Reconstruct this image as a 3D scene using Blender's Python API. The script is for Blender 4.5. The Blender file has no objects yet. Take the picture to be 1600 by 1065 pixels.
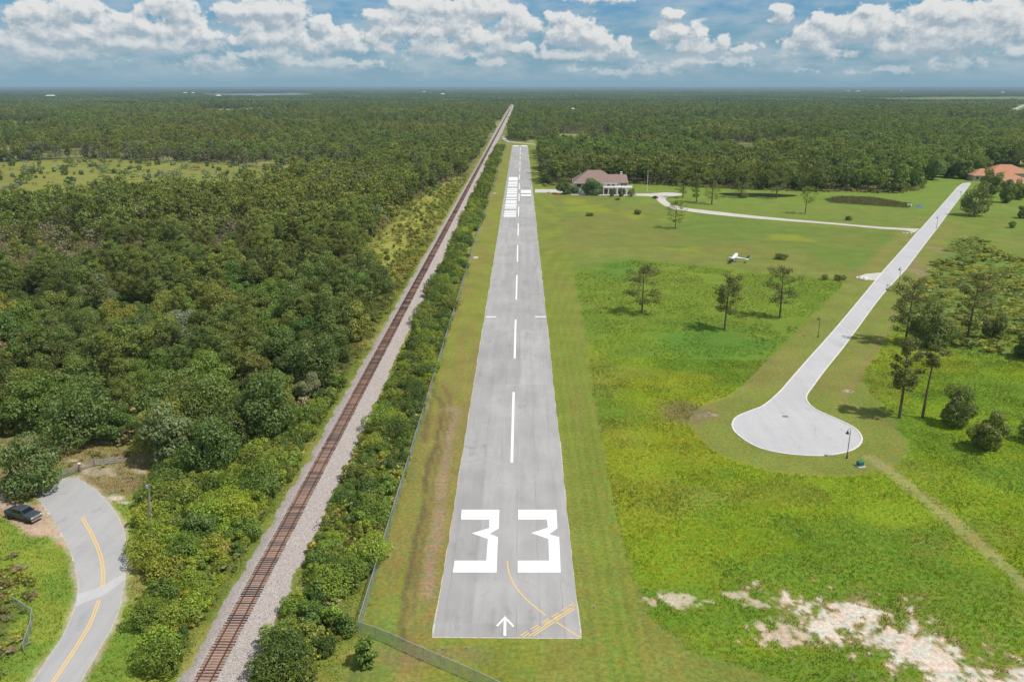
import bpy, bmesh, math, random
import numpy as np
from mathutils import Vector, Matrix

rng = np.random.default_rng(33)
random.seed(33)
sc = bpy.context.scene
col = sc.collection

# ------------------------------------------------------------------ camera
FPX, CAMH, HOR = 1244.4, 65.2, 137.0          # focal length in photo pixels, drone height, horizon row
PITCH = math.atan((532.5 - HOR) / FPX)
YAW = math.atan(15 / FPX * math.cos(PITCH))
cam = bpy.data.cameras.new('camera')
cam.lens = 28.0; cam.sensor_width = 36.0; cam.sensor_fit = 'HORIZONTAL'
cam.clip_start = 0.5; cam.clip_end = 90000
camo = bpy.data.objects.new('camera', cam); col.objects.link(camo)
camo.location = (0, 0, CAMH); camo.rotation_euler = (math.pi / 2 - PITCH, 0, YAW)
sc.camera = camo

# ------------------------------------------------------------------ sun, render settings
SUN_EL = math.radians(58)
SUN_DIR = Vector((0.90, -0.43, 0)).normalized()            # horizontal direction towards the sun
sun = bpy.data.lights.new('sun', 'SUN'); sun.energy = 4.4; sun.angle = math.radians(0.5); sun.color = (1.0, 0.945, 0.86)
suno = bpy.data.objects.new('sun', sun); col.objects.link(suno)
sv = Vector((SUN_DIR.x * math.cos(SUN_EL), SUN_DIR.y * math.cos(SUN_EL), math.sin(SUN_EL)))
suno.rotation_euler = sv.to_track_quat('Z', 'Y').to_euler()
suno.location = (200, -100, 300)
vs = sc.view_settings
vs.view_transform = 'Standard'; vs.look = 'None'; vs.gamma = 1.0; vs.use_curve_mapping = False
vs.exposure = 0.0
cy = sc.cycles
cy.max_bounces = 5; cy.diffuse_bounces = 2; cy.glossy_bounces = 2; cy.transmission_bounces = 3
cy.transparent_max_bounces = 6; cy.volume_bounces = 0; cy.use_denoising = True
cy.caustics_reflective = False; cy.caustics_refractive = False
cy.sample_clamp_indirect = 4.0

# ------------------------------------------------------------------ pixel -> place helpers
CP, SP, CY, SY = math.cos(PITCH), math.sin(PITCH), math.cos(YAW), math.sin(YAW)
def ray(px, py):
    x = (px - 800) / FPX; y = -(py - 532.5) / FPX
    d = (x, CP + y * SP, -SP + y * CP)
    return (d[0] * CY - d[1] * SY, d[0] * SY + d[1] * CY, d[2])
def P(px, py, z=0.0):                                       # ground point seen at a photo pixel
    d = ray(px, py); t = (z - CAMH) / d[2]
    return (d[0] * t, d[1] * t)
def PL(pts): return np.array([P(*q) for q in pts])
def pxm(x, y):                                              # photo pixels per metre at a ground point
    xx, yy = x * CY + y * SY, -x * SY + y * CY
    return FPX / (yy * CP + CAMH * SP)

# ------------------------------------------------------------------ numpy noise and polygons
def _hash(ix, iy, seed):
    h = (ix.astype(np.int64) * 374761393 + iy.astype(np.int64) * 668265263 + seed * 974634777) & 0xFFFFFFFF
    h = ((h ^ (h >> 13)) * 1274126177) & 0xFFFFFFFF
    h = h ^ (h >> 16)
    return (h & 0xFFFFFF) / float(0xFFFFFF)
def vnoise(x, y, s, seed=0):
    x = np.asarray(x, float) / s; y = np.asarray(y, float) / s
    ix, iy = np.floor(x), np.floor(y); fx, fy = x - ix, y - iy
    fx = fx * fx * (3 - 2 * fx); fy = fy * fy * (3 - 2 * fy)
    a, b = _hash(ix, iy, seed), _hash(ix + 1, iy, seed)
    c, d = _hash(ix, iy + 1, seed), _hash(ix + 1, iy + 1, seed)
    return (a * (1 - fx) + b * fx) * (1 - fy) + (c * (1 - fx) + d * fx) * fy
def fbm(x, y, s, seed=0, o=4):
    r = 0; a = 1; t = 0
    for k in range(o):
        r = r + a * vnoise(x, y, s / 2 ** k, seed + 17 * k); t += a; a *= 0.55
    return r / t
def sstep(a, b, v):
    t = np.clip((v - a) / (b - a), 0, 1); return t * t * (3 - 2 * t)
def sdf(poly, x, y):                                        # signed distance, negative inside
    x = np.asarray(x, float); y = np.asarray(y, float)
    d = np.full(x.shape, 1e18); ins = np.zeros(x.shape, bool)
    n = len(poly)
    for i in range(n):
        ax, ay = poly[i]; bx, by = poly[(i + 1) % n]
        ex, ey = bx - ax, by - ay; L = ex * ex + ey * ey + 1e-12
        t = np.clip(((x - ax) * ex + (y - ay) * ey) / L, 0, 1)
        d = np.minimum(d, (x - ax - t * ex) ** 2 + (y - ay - t * ey) ** 2)
        c = ((ay > y) != (by > y))
        with np.errstate(divide='ignore', invalid='ignore'):
            xi = ax + (y - ay) / (by - ay if by != ay else 1e-12) * ex
        ins ^= c & (x < xi)
    d = np.sqrt(d); return np.where(ins, -d, d)
def ldist(line, x, y):                                      # distance to an open polyline
    d = np.full(np.shape(x), 1e18)
    for (ax, ay), (bx, by) in zip(line[:-1], line[1:]):
        ex, ey = bx - ax, by - ay
        t = np.clip(((x - ax) * ex + (y - ay) * ey) / (ex * ex + ey * ey + 1e-12), 0, 1)
        d = np.minimum(d, (x - ax - t * ex) ** 2 + (y - ay - t * ey) ** 2)
    return np.sqrt(d)
def smooth_line(pts, n=6):                                  # Catmull-Rom through points
    pts = [np.array(p, float) for p in pts]
    q = [2 * pts[0] - pts[1]] + pts + [2 * pts[-1] - pts[-2]]
    out = []
    for i in range(1, len(q) - 2):
        for k in range(n):
            t = k / n
            out.append(0.5 * ((2 * q[i]) + (q[i + 1] - q[i - 1]) * t + (2 * q[i - 1] - 5 * q[i] + 4 * q[i + 1] - q[i + 2]) * t * t
                              + (3 * q[i] - q[i - 1] - 3 * q[i + 1] + q[i + 2]) * t ** 3))
    out.append(q[-2]); return np.array(out)

# ------------------------------------------------------------------ object helpers
def tag(o, label=None, cat=None, group=None, kind=None):
    if label: o['label'] = label
    if cat: o['category'] = cat
    if group: o['group'] = group
    if kind: o['kind'] = kind
    return o
def empty(name, loc, rz=0.0):
    o = bpy.data.objects.new(name, None); col.objects.link(o)
    o.empty_display_size = 0.5; o.location = loc; o.rotation_euler = (0, 0, rz); return o
def link(name, me, parent=None, loc=None):
    o = bpy.data.objects.new(name, me); col.objects.link(o)
    if parent is not None: o.parent = parent
    if loc is not None: o.location = loc
    return o
def mesh_np(name, V, Fq, mats=(), midx=None, smooth=False):
    """V (n,3), Fq (m,k) equal sized faces"""
    me = bpy.data.meshes.new(name)
    V = np.asarray(V, np.float32); Fq = np.asarray(Fq, np.int32)
    m, k = Fq.shape
    me.vertices.add(len(V)); me.vertices.foreach_set('co', V.ravel())
    me.loops.add(m * k); me.loops.foreach_set('vertex_index', Fq.ravel())
    me.polygons.add(m)
    me.polygons.foreach_set('loop_start', np.arange(0, m * k, k, dtype=np.int32))
    for t in mats: me.materials.append(t)
    if midx is not None: me.polygons.foreach_set('material_index', np.asarray(midx, np.int32))
    if smooth: me.polygons.foreach_set('use_smooth', np.ones(m, bool))
    me.update(); me.validate(); return me
class MB:
    """collects shapes that make up ONE part"""
    def __init__(s): s.v = []; s.f = []
    def add(s, V, Fs):
        b = len(s.v); s.v += [tuple(map(float, v)) for v in V]; s.f += [tuple(i + b for i in f) for f in Fs]; return s
    def box(s, c, sz, rz=0.0, rx=0.0, ry=0.0):
        M = Matrix.Translation(c) @ Matrix.Rotation(rz, 4, 'Z') @ Matrix.Rotation(ry, 4, 'Y') @ Matrix.Rotation(rx, 4, 'X')
        V = [M @ Vector((x * sz[0] / 2, y * sz[1] / 2, z * sz[2] / 2)) for x in (-1, 1) for y in (-1, 1) for z in (-1, 1)]
        return s.add(V, [(0, 1, 3, 2), (4, 6, 7, 5), (0, 4, 5, 1), (2, 3, 7, 6), (0, 2, 6, 4), (1, 5, 7, 3)])
    def tube(s, path, rad, n=6, cap=True):
        path = [Vector(p) for p in path]
        if not hasattr(rad, '__len__'): rad = [rad] * len(path)
        V = []; Fs = []
        for i, p in enumerate(path):
            t = (path[min(i + 1, len(path) - 1)] - path[max(i - 1, 0)]).normalized()
            a = t.orthogonal().normalized() if i == 0 else (a - t * a.dot(t)).normalized()
            b = t.cross(a)
            for k in range(n):
                an = 2 * math.pi * k / n; V.append(p + (a * math.cos(an) + b * math.sin(an)) * rad[i])
        for i in range(len(path) - 1):
            for k in range(n):
                Fs.append((i * n + k, i * n + (k + 1) % n, (i + 1) * n + (k + 1) % n, (i + 1) * n + k))
        if cap:
            Fs.append(tuple(range(n - 1, -1, -1))); Fs.append(tuple((len(path) - 1) * n + k for k in range(n)))
        return s.add(V, Fs)
    def lathe(s, prof, c=(0, 0, 0), n=16, axis='Z'):
        V = []; Fs = []
        for r, z in prof:
            for k in range(n):
                an = 2 * math.pi * k / n
                q = (r * math.cos(an), r * math.sin(an), z)
                if axis == 'Y': q = (q[0], q[2], q[1])
                if axis == 'X': q = (q[2], q[0], q[1])
                V.append((q[0] + c[0], q[1] + c[1], q[2] + c[2]))
        for i in range(len(prof) - 1):
            for k in range(n):
                Fs.append((i * n + k, i * n + (k + 1) % n, (i + 1) * n + (k + 1) % n, (i + 1) * n + k))
        Fs.append(tuple(range(n - 1, -1, -1))); Fs.append(tuple((len(prof) - 1) * n + k for k in range(n)))
        return s.add(V, Fs)
    def prism(s, poly, z0, z1):
        n = len(poly)
        V = [(x, y, z0) for x, y in poly] + [(x, y, z1) for x, y in poly]
        return s.add(V, [tuple(range(n - 1, -1, -1)), tuple(range(n, 2 * n))] + [(i, (i + 1) % n, n + (i + 1) % n, n + i) for i in range(n)])
    def loft(s, rings, cap=True):                           # rings: lists of equal length point loops
        n = len(rings[0]); V = [p for r in rings for p in r]; Fs = []
        for i in range(len(rings) - 1):
            for k in range(n):
                Fs.append((i * n + k, i * n + (k + 1) % n, (i + 1) * n + (k + 1) % n, (i + 1) * n + k))
        if cap: Fs += [tuple(range(n - 1, -1, -1)), tuple((len(rings) - 1) * n + k for k in range(n))]
        return s.add(V, Fs)
    def mesh(s, name, mat, smooth=False, bevel=0.0):
        me = bpy.data.meshes.new(name); me.from_pydata(s.v, [], s.f)
        bm = bmesh.new(); bm.from_mesh(me)
        if bevel > 0:
            bmesh.ops.bevel(bm, geom=list(bm.edges), offset=bevel, segments=1, affect='EDGES')
        bmesh.ops.recalc_face_normals(bm, faces=bm.faces); bm.to_mesh(me); bm.free()
        if smooth:
            for p in me.polygons: p.use_smooth = True
        me.materials.append(mat); return me
    def build(s, name, mat, parent=None, loc=None, smooth=False, bevel=0.0):
        return link(name, s.mesh(name, mat, smooth, bevel), parent, loc)
def sheet(name, poly, z, mat, parent=None, kind=None):      # flat ground sheet from an outline
    bm = bmesh.new(); vs_ = [bm.verts.new((x, y, z)) for x, y in poly]
    f = bm.faces.new(vs_)
    bmesh.ops.recalc_face_normals(bm, faces=[f])
    if f.normal.z < 0: f.normal_flip()
    bmesh.ops.triangulate(bm, faces=[f])
    me = bpy.data.meshes.new(name); bm.to_mesh(me); bm.free(); me.materials.append(mat)
    o = link(name, me, parent)
    if kind: o['kind'] = kind
    return o
def ribbon(pts, w):                                         # outline of a band of width w along points
    pts = np.asarray(pts, float); t = np.gradient(pts, axis=0); t /= np.linalg.norm(t, axis=1)[:, None] + 1e-9
    nrm = np.stack([-t[:, 1], t[:, 0]], 1)
    return np.concatenate([pts + nrm * w / 2, (pts - nrm * w / 2)[::-1]])

# ------------------------------------------------------------------ materials
class NT:
    dim = '3D'
    def __init__(s, tree): s.t = tree; s.n = tree.nodes; s.l = tree.links
    def node(s, typ, ins=None, **kw):
        n = s.n.new(typ)
        for k, v in kw.items(): setattr(n, k, v)
        for k, v in (ins or {}).items():
            if hasattr(v, 'is_output'): s.l.new(v, n.inputs[k])
            else: n.inputs[k].default_value = v
        return n
    def math(s, op, a, b=0.0, c=0.0, clamp=False):
        return s.node('ShaderNodeMath', {0: a, 1: b, 2: c}, operation=op, use_clamp=clamp).outputs[0]
    def mixc(s, fac, a, b, blend='MIX'):
        n = s.node('ShaderNodeMix', data_type='RGBA', blend_type=blend)
        for k, v in ((0, fac), (6, a), (7, b)):
            if hasattr(v, 'is_output'): s.l.new(v, n.inputs[k])
            else: n.inputs[k].default_value = v if k == 0 else (tuple(v) + (1,))[:4]
        return n.outputs[2]
    def noise(s, vec, scale, detail=3, rough=0.55, out='Fac'):
        n = s.node('ShaderNodeTexNoise', {'Scale': scale, 'Detail': detail, 'Roughness': rough}, noise_dimensions=s.dim)
        if vec is not None: s.l.new(vec, n.inputs['Vector'])
        return n.outputs[out]
    def ramp(s, fac, stops):
        n = s.node('ShaderNodeValToRGB'); s.l.new(fac, n.inputs[0]); e = n.color_ramp.elements
        while len(e) < len(stops): e.new(0.5)
        for el, (p, c) in zip(e, stops):
            el.position = p; el.color = (tuple(c) + (1,))[:4] if hasattr(c, '__len__') else (c, c, c, 1)
        return n.outputs[0]
    def mapr(s, v, a, b, c=0.0, d=1.0):
        return s.node('ShaderNodeMapRange', {0: v, 1: a, 2: b, 3: c, 4: d}).outputs[0]
def newmat(name):
    m = bpy.data.materials.new(name); m.use_nodes = True; t = NT(m.node_tree); t.n.clear()
    return m, t
def finish(t, color, rough=0.9, bump=None, bstr=0.3, bdist=0.05, metal=0.0, spec=0.3):
    b = t.node('ShaderNodeBsdfPrincipled', {'Metallic': metal, 'Specular IOR Level': spec})
    for k, v in (('Base Color', color), ('Roughness', rough)):
        if hasattr(v, 'is_output'): t.l.new(v, b.inputs[k])
        else: b.inputs[k].default_value = (tuple(v) + (1,))[:4] if hasattr(v, '__len__') else v
    if bump is not None:
        bn = t.node('ShaderNodeBump', {'Height': bump, 'Strength': bstr, 'Distance': bdist})
        t.l.new(bn.outputs[0], b.inputs['Normal'])
    o = t.node('ShaderNodeOutputMaterial', {0: b.outputs[0]}); return b
def simple(name, c, rough=0.7, var=0.12, scale=3.0, metal=0.0, spec=0.4):
    m, t = newmat(name)
    pos = t.node('ShaderNodeTexCoord').outputs['Object']
    n = t.noise(pos, scale, 4)
    k = t.mapr(n, 0.3, 0.7, 1 - var, 1 + var)
    v = t.node('ShaderNodeVectorMath', {0: c}, operation='SCALE'); t.l.new(k, v.inputs['Scale'])
    finish(t, v.outputs[0], rough, metal=metal, spec=spec); return m

def world_pos(t): return t.node('ShaderNodeNewGeometry').outputs['Position']

def ground_material():
    m, t = newmat('ground_cover')
    pos = world_pos(t)
    c = t.node('ShaderNodeAttribute', attribute_name='Col').outputs['Color']
    n1 = t.noise(pos, 1.6, 6, 0.65); n2 = t.noise(pos, 0.11, 5, 0.6); n3 = t.noise(pos, 6.0, 3, 0.7)
    k = t.math('MULTIPLY', t.mapr(n1, 0.25, 0.75, 0.62, 1.38), t.mapr(n2, 0.3, 0.7, 0.86, 1.14))
    k = t.math('MULTIPLY', k, t.mapr(n3, 0.25, 0.75, 0.75, 1.25))
    v = t.node('ShaderNodeVectorMath', {0: c}, operation='SCALE'); t.l.new(k, v.inputs['Scale'])
    hue = t.mixc(t.mapr(t.noise(pos, 0.5, 4), 0.35, 0.65), (1.12, 0.97, 0.9), (0.9, 1.04, 1.0))
    cc = t.mixc(1.0, v.outputs[0], hue, 'MULTIPLY')
    finish(t, cc, 0.95, t.math('ADD', n1, n3), 0.5, 0.12, spec=0.1); return m
def asphalt_material(name, base, dark, stripes=True, patch=0.10):
    m, t = newmat(name)
    pos = world_pos(t); sep = t.node('ShaderNodeSeparateXYZ', {0: pos})
    fine = t.noise(pos, 9.0, 4, 0.7)
    st = t.node('ShaderNodeMapping', {0: pos, 3: (0.55, 0.045, 1)}).outputs[0]     # long wear streaks
    n2 = t.noise(st, 1.0, 5, 0.6)
    n3 = t.noise(pos, patch, 4, 0.55)
    k = t.math('ADD', t.math('MULTIPLY', n2, 0.5), t.math('MULTIPLY', n3, 0.5))
    c = t.mixc(t.mapr(k, 0.36, 0.66), dark, base)
    # transverse and longitudinal paving joints
    def joint(coord, period, off, w):
        f = t.math('FRACT', t.math('DIVIDE', t.math('ADD', coord, off), period))
        return t.math('LESS_THAN', t.math('ABSOLUTE', t.math('SUBTRACT', f, 0.5)), w / period / 2)
    wob = t.math('ADD', sep.outputs[0], t.math('MULTIPLY', t.noise(pos, 0.15, 2), 0.5))
    if stripes:
        j = t.math('MULTIPLY', joint(wob, 3.05, 1.7, 0.09), t.mapr(t.noise(pos, 0.09, 3), 0.4, 0.6, 0.0, 0.45))
        c = t.mixc(j, c, (dark[0] * .55, dark[1] * .55, dark[2] * .55))
        # slabs paved on different days
        bx = t.node('ShaderNodeMapping', {0: pos, 3: (1 / 6.1, 1 / 43.0, 1)}).outputs[0]
        wn = t.node('ShaderNodeTexWhiteNoise', {0: t.node('ShaderNodeVectorMath', {0: bx}, operation='FLOOR').outputs[0]}, noise_dimensions='2D').outputs[0]
        kk = t.mapr(wn, 0, 1, 0.93, 1.06)
        v = t.node('ShaderNodeVectorMath', {0: c}, operation='SCALE'); t.l.new(kk, v.inputs['Scale']); c = v.outputs[0]
    crack = t.node('ShaderNodeTexVoronoi', {'Scale': 0.16, 'Vector': t.node('ShaderNodeVectorMath', {0: pos, 1: t.node('ShaderNodeVectorMath', {0: t.noise(pos, 0.4, 4, 0.6, 'Color'), 1: (3, 3, 0)}, operation='MULTIPLY').outputs[0]}, operation='ADD').outputs[0]}, feature='DISTANCE_TO_EDGE').outputs['Distance']
    ck = t.math('MULTIPLY', t.math('LESS_THAN', crack, 0.006), t.mapr(t.noise(pos, 0.05, 3), 0.45, 0.6, 0, 0.35))
    c = t.mixc(ck, c, (dark[0] * .5, dark[1] * .5, dark[2] * .5))
    # oil and rubber stains
    sx = t.node('ShaderNodeMapping', {0: pos, 3: (0.25, 0.12, 1), 1: (7.3, 2.1, 0)}).outputs[0]
    stn = t.mapr(t.noise(sx, 1.0, 5, 0.6), 0.60, 0.75, 0, 0.55)
    c = t.mixc(stn, c, (dark[0] * .62, dark[1] * .62, dark[2] * .64))
    k2 = t.mapr(fine, 0.3, 0.7, 0.9, 1.1)
    v = t.node('ShaderNodeVectorMath', {0: c}, operation='SCALE'); t.l.new(k2, v.inputs['Scale'])
    finish(t, v.outputs[0], 0.88, fine, 0.25, 0.02, spec=0.25); return m
def paint_material(name, c, under=(0.25, 0.25, 0.25), wear=0.62):
    m, t = newmat(name); pos = world_pos(t)
    n = t.noise(pos, 3.0, 6, 0.7); n2 = t.noise(pos, 0.5, 3)
    k = t.math('MULTIPLY', t.mapr(n, wear - 0.02, wear + 0.10, 0, 0.8), t.mapr(n2, 0.4, 0.6))
    finish(t, t.mixc(k, c, under), 0.75, spec=0.3); return m
def gravel_material():
    m, t = newmat('ballast_gravel'); pos = world_pos(t); sep = t.node('ShaderNodeSeparateXYZ', {0: pos})
    v = t.node('ShaderNodeTexVoronoi', {'Scale': 11.0, 'Vector': pos}); n = t.noise(pos, 0.5, 4)
    wn = t.node('ShaderNodeTexWhiteNoise', {0: v.outputs['Position']}).outputs[0]
    c = t.ramp(wn, [(0, (0.19, 0.165, 0.15)), (0.5, (0.38, 0.335, 0.31)), (1.0, (0.57, 0.52, 0.49))])
    c = t.mixc(t.mapr(n, 0.35, 0.65, 0, 0.35), c, (0.36, 0.30, 0.27))
    # rust and oil from the trains between the rails
    d = t.math('ABSOLUTE', t.math('ADD', sep.outputs[0], 36.1))
    r = t.mapr(t.math('ADD', d, t.math('MULTIPLY', t.noise(pos, 0.8, 4), 0.5)), 1.05, 1.6, 0.75, 0.0)
    c = t.mixc(r, c, (0.40, 0.285, 0.235))
    finish(t, c, 0.95, v.outputs['Distance'], 0.8, 0.06, spec=0.15); return m
def leaf_material(name, instanced):
    m, t = newmat(name)
    if instanced: base = t.node('ShaderNodeAttribute', attribute_name='tint', attribute_type='INSTANCER').outputs['Color']
    else: base = t.node('ShaderNodeObjectInfo').outputs['Color']
    g = t.node('ShaderNodeNewGeometry')
    isl = g.outputs['Random Per Island']
    k = t.mapr(isl, 0, 1, 0.74, 1.26)
    hue = t.mixc(isl, (0.94, 1.0, 1.0), (1.12, 1.03, 0.80))
    v = t.node('ShaderNodeVectorMath', {0: base}, operation='SCALE'); t.l.new(k, v.inputs['Scale'])
    c = t.mixc(1.0, v.outputs[0], hue, 'MULTIPLY')
    ct = t.mixc(1.0, c, (1.25, 1.25, 0.5), 'MULTIPLY')
    d = t.node('ShaderNodeBsdfDiffuse', {0: c}); tr = t.node('ShaderNodeBsdfTranslucent', {0: ct})
    gl = t.node('ShaderNodeBsdfGlossy', {0: (1, 1, 1, 1), 'Roughness': 0.5})
    mx = t.node('ShaderNodeMixShader', {0: 0.38, 1: d.outputs[0], 2: tr.outputs[0]})
    mx2 = t.node('ShaderNodeMixShader', {0: 0.025, 1: mx.outputs[0], 2: gl.outputs[0]})
    t.node('ShaderNodeOutputMaterial', {0: mx2.outputs[0]}); return m
def bark_material(name, a, b):
    m, t = newmat(name); pos = t.node('ShaderNodeTexCoord').outputs['Object']
    mp = t.node('ShaderNodeMapping', {0: pos, 3: (4, 4, 0.8)}).outputs[0]
    n = t.noise(mp, 1.5, 5, 0.65)
    finish(t, t.mixc(t.mapr(n, 0.3, 0.7), a, b), 0.95, n, 0.6, 0.05, spec=0.1); return m
def water_material(name, c):
    m, t = newmat(name); pos = world_pos(t)
    finish(t, c, 0.12, t.noise(pos, 1.2, 3), 0.08, 0.05, spec=0.5); return m

M = {}
M['ground'] = ground_material()
M['runway'] = asphalt_material('runway_asphalt', (0.395, 0.383, 0.372), (0.295, 0.287, 0.280))
M['road'] = asphalt_material('road_asphalt', (0.41, 0.40, 0.395), (0.34, 0.335, 0.335), stripes=False)
M['conc'] = asphalt_material('pale_concrete', (0.475, 0.47, 0.475), (0.41, 0.405, 0.41), stripes=False, patch=0.07)
M['conc2'] = asphalt_material('driveway_concrete', (0.54, 0.51, 0.46), (0.46, 0.435, 0.40), stripes=False)
M['pale'] = simple('worn_pale_edge', (0.47, 0.43, 0.37), 0.95, 0.25, 1.5)
M['white_paint'] = paint_material('white_paint', (0.80, 0.80, 0.79), wear=0.66)
M['worn_white'] = paint_material('worn_white_paint', (0.72, 0.72, 0.71), wear=0.56)
M['yellow_paint'] = paint_material('yellow_paint', (0.70, 0.47, 0.16), wear=0.60)
M['gravel'] = gravel_material()
M['rail'] = simple('rusty_rail', (0.105, 0.045, 0.028), 0.6, 0.3, 4.0)
M['tie_a'] = simple('weathered_tie', (0.125, 0.070, 0.050), 0.95, 0.35, 5.0)
M['tie_b'] = simple('dark_tie', (0.050, 0.040, 0.037), 0.95, 0.35, 5.0)
M['tie_c'] = simple('bleached_tie', (0.23, 0.14, 0.10), 0.95, 0.35, 5.0)
M['galv'] = simple('galvanised_steel', (0.42, 0.46, 0.50), 0.45, 0.1, 6.0, metal=0.3)
M['leaf'] = leaf_material('leaf', False)
M['leafi'] = leaf_material('leaf_in_the_mass', True)
M['bark'] = bark_material('oak_bark', (0.09, 0.075, 0.06), (0.19, 0.165, 0.14))
M['pbark'] = bark_material('pine_bark', (0.085, 0.06, 0.045), (0.20, 0.145, 0.11))
M['wood'] = bark_material('weathered_wood', (0.16, 0.13, 0.10), (0.30, 0.26, 0.21))

# ------------------------------------------------------------------ world: sky with cumulus
def build_world():
    w = bpy.data.worlds.new('World'); sc.world = w; w.use_nodes = True
    t = NT(w.node_tree); t.dim = '2D'; t.n.clear()
    sky = t.node('ShaderNodeTexSky', sky_type='NISHITA', sun_disc=False)
    sky.sun_elevation = SUN_EL; sky.sun_rotation = math.atan2(SUN_DIR.x, SUN_DIR.y)
    sky.altitude = 60; sky.air_density = 1.0; sky.dust_density = 0.6; sky.ozone_density = 2.2
    # cumulus: each cloud a bundle of puffs (row, column, half width, half height in photo pixels)
    puffs = """50,18,32,16 85,20,35,17 120,14,38,18 75,30,50,9 30,25,14,10 245,8,22,14 275,12,20,20 280,30,18,16 215,12,9,8
165,38,14,10 190,40,22,14 225,45,30,10 205,30,20,10 312,40,9,12 310,58,12,10 272,45,16,14 110,50,80,8 200,65,90,9 30,72,22,10
10,58,12,7 90,88,14,6 60,80,30,7 160,70,14,6 200,72,32,7 250,62,20,6 330,55,20,10 370,20,40,14 400,15,30,12 400,50,25,8 365,80,16,6
395,88,14,5 380,62,22,6 420,20,45,22 455,20,30,22 430,55,45,10 465,54,20,8 430,84,22,7 500,45,22,14 530,58,25,14 545,75,30,8
553,58,8,8 512,35,14,10 600,75,14,7 580,64,6,5 590,26,24,10 630,25,55,14 680,12,60,14 740,12,40,14 770,15,25,16 620,48,40,12
670,50,50,14 720,42,30,14 740,60,30,12 775,70,22,14 690,70,50,8 705,88,26,6 790,12,8,12 620,93,10,4 460,97,20,4 610,106,18,4
770,100,18,4 550,107,14,3 812,22,14,13 810,42,26,13 835,36,9,10 883,30,11,10 860,28,10,8 910,45,20,15 880,55,32,18 930,62,30,14
965,75,16,9 975,68,12,9 945,82,30,8 815,75,18,8 845,72,8,7 870,85,55,8 990,92,18,5 940,0,70,6 1010,0,40,4 1050,22,16,7 1042,45,20,11
1062,48,12,8 1037,66,16,7 1035,80,8,4 1096,42,9,9 1090,55,11,12 1068,72,12,12 1085,78,22,8 1115,70,15,8 1128,58,10,7 1150,80,28,6
1168,72,9,7 1190,78,12,6 900,107,14,5 970,107,12,4 1015,105,16,4 1055,106,16,4 1140,99,14,3 1095,108,12,3 1220,20,15,11 1213,27,12,7
1275,28,14,9 1300,30,14,11 1240,70,20,12 1265,55,26,16 1300,45,30,16 1335,38,25,15 1370,40,25,14 1380,30,16,10 1330,58,50,10
1285,67,30,9 1230,80,22,6 1365,12,18,6 1450,20,26,16 1430,40,30,22 1480,20,40,16 1520,25,50,18 1560,20,50,18 1590,30,40,20
1500,50,70,16 1570,50,40,10 1400,70,40,9 1470,70,50,9 1530,68,40,8 1490,88,18,7 1460,92,10,6 1540,104,18,4 1585,80,12,5 1500,105,14,4
1260,107,25,4 1300,106,10,3 60,60,70,12,.72 150,62,80,14,.72 300,75,60,10,.72 120,85,90,8,.72 480,75,70,12,.72 600,60,30,12,.72 700,85,80,9,.72 900,88,70,8,.72 330,95,90,6,.72 1420,85,70,7,.72 1530,88,60,6,.72 1300,88,60,6,.72 520,100,90,5,.72 1100,98,90,5,.72 200,102,90,5,.72 760,108,80,4,.72 340,108,80,4,.7 980,112,90,4,.7 1400,108,90,4,.7 60,98,60,5,.72 640,116,90,3,.7"""
    pf = np.array([[float(v) for v in (q + (',1' if q.count(',') == 3 else '')).split(',')] for q in puffs.split()])
    AZ0, AZ1 = -0.60, 0.60
    def angles(px, py):
        d = ray(px, py); L = math.sqrt(sum(c * c for c in d)); return math.atan2(d[0], d[1]), math.asin(d[2] / L)
    A = np.array([angles(x, y) for x, y, _, _, _ in pf])
    pa = pf[:, 2] / (FPX / CP) * np.cos(A[:, 0]) ** 1; pe = pf[:, 3] / (FPX / CP) * 1.0
    bands = np.radians(1.0 + 0.52 * np.arange(12))
    az = np.linspace(AZ0, AZ1, 200)
    def cov(a, e):
        r = np.sqrt(((a[:, None] - A[None, :, 0]) / pa) ** 2 + ((e - A[None, :, 1]) / pe) ** 2)
        return np.max(np.clip(1.27 - 0.74 * r, 0, 1) * pf[None, :, 4], axis=1)
    # node group: cloud density at (azimuth, elevation)
    w.cycles.sampling_method = 'NONE'
    g = bpy.data.node_groups.new('cloud_density', 'ShaderNodeTree')
    g.interface.new_socket('Vector', in_out='INPUT', socket_type='NodeSocketVector')
    g.interface.new_socket('Density', in_out='OUTPUT', socket_type='NodeSocketFloat')
    q = NT(g); q.dim = '2D'; gi = g.nodes.new('NodeGroupInput'); go = g.nodes.new('NodeGroupOutput')
    vec = gi.outputs[0]
    wv = q.node('ShaderNodeMapping', {0: vec, 3: (1.0, 1.35, 1)}).outputs[0]
    wc = q.noise(wv, 34.0, 2, 0.6, 'Color')
    off = q.node('ShaderNodeVectorMath', {0: q.node('ShaderNodeVectorMath', {0: wc, 1: (0.5, 0.5, 0.5)}, operation='SUBTRACT').outputs[0], 1: (0.026, 0.013, 0)}, operation='MULTIPLY').outputs[0]
    vv = q.node('ShaderNodeVectorMath', {0: vec, 1: off}, operation='ADD').outputs[0]
    s = q.node('ShaderNodeSeparateXYZ', {0: vv})
    a01 = q.mapr(s.outputs[0], AZ0, AZ1)
    el = s.outputs[1]; total = None; step = float(bands[1] - bands[0])
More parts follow.
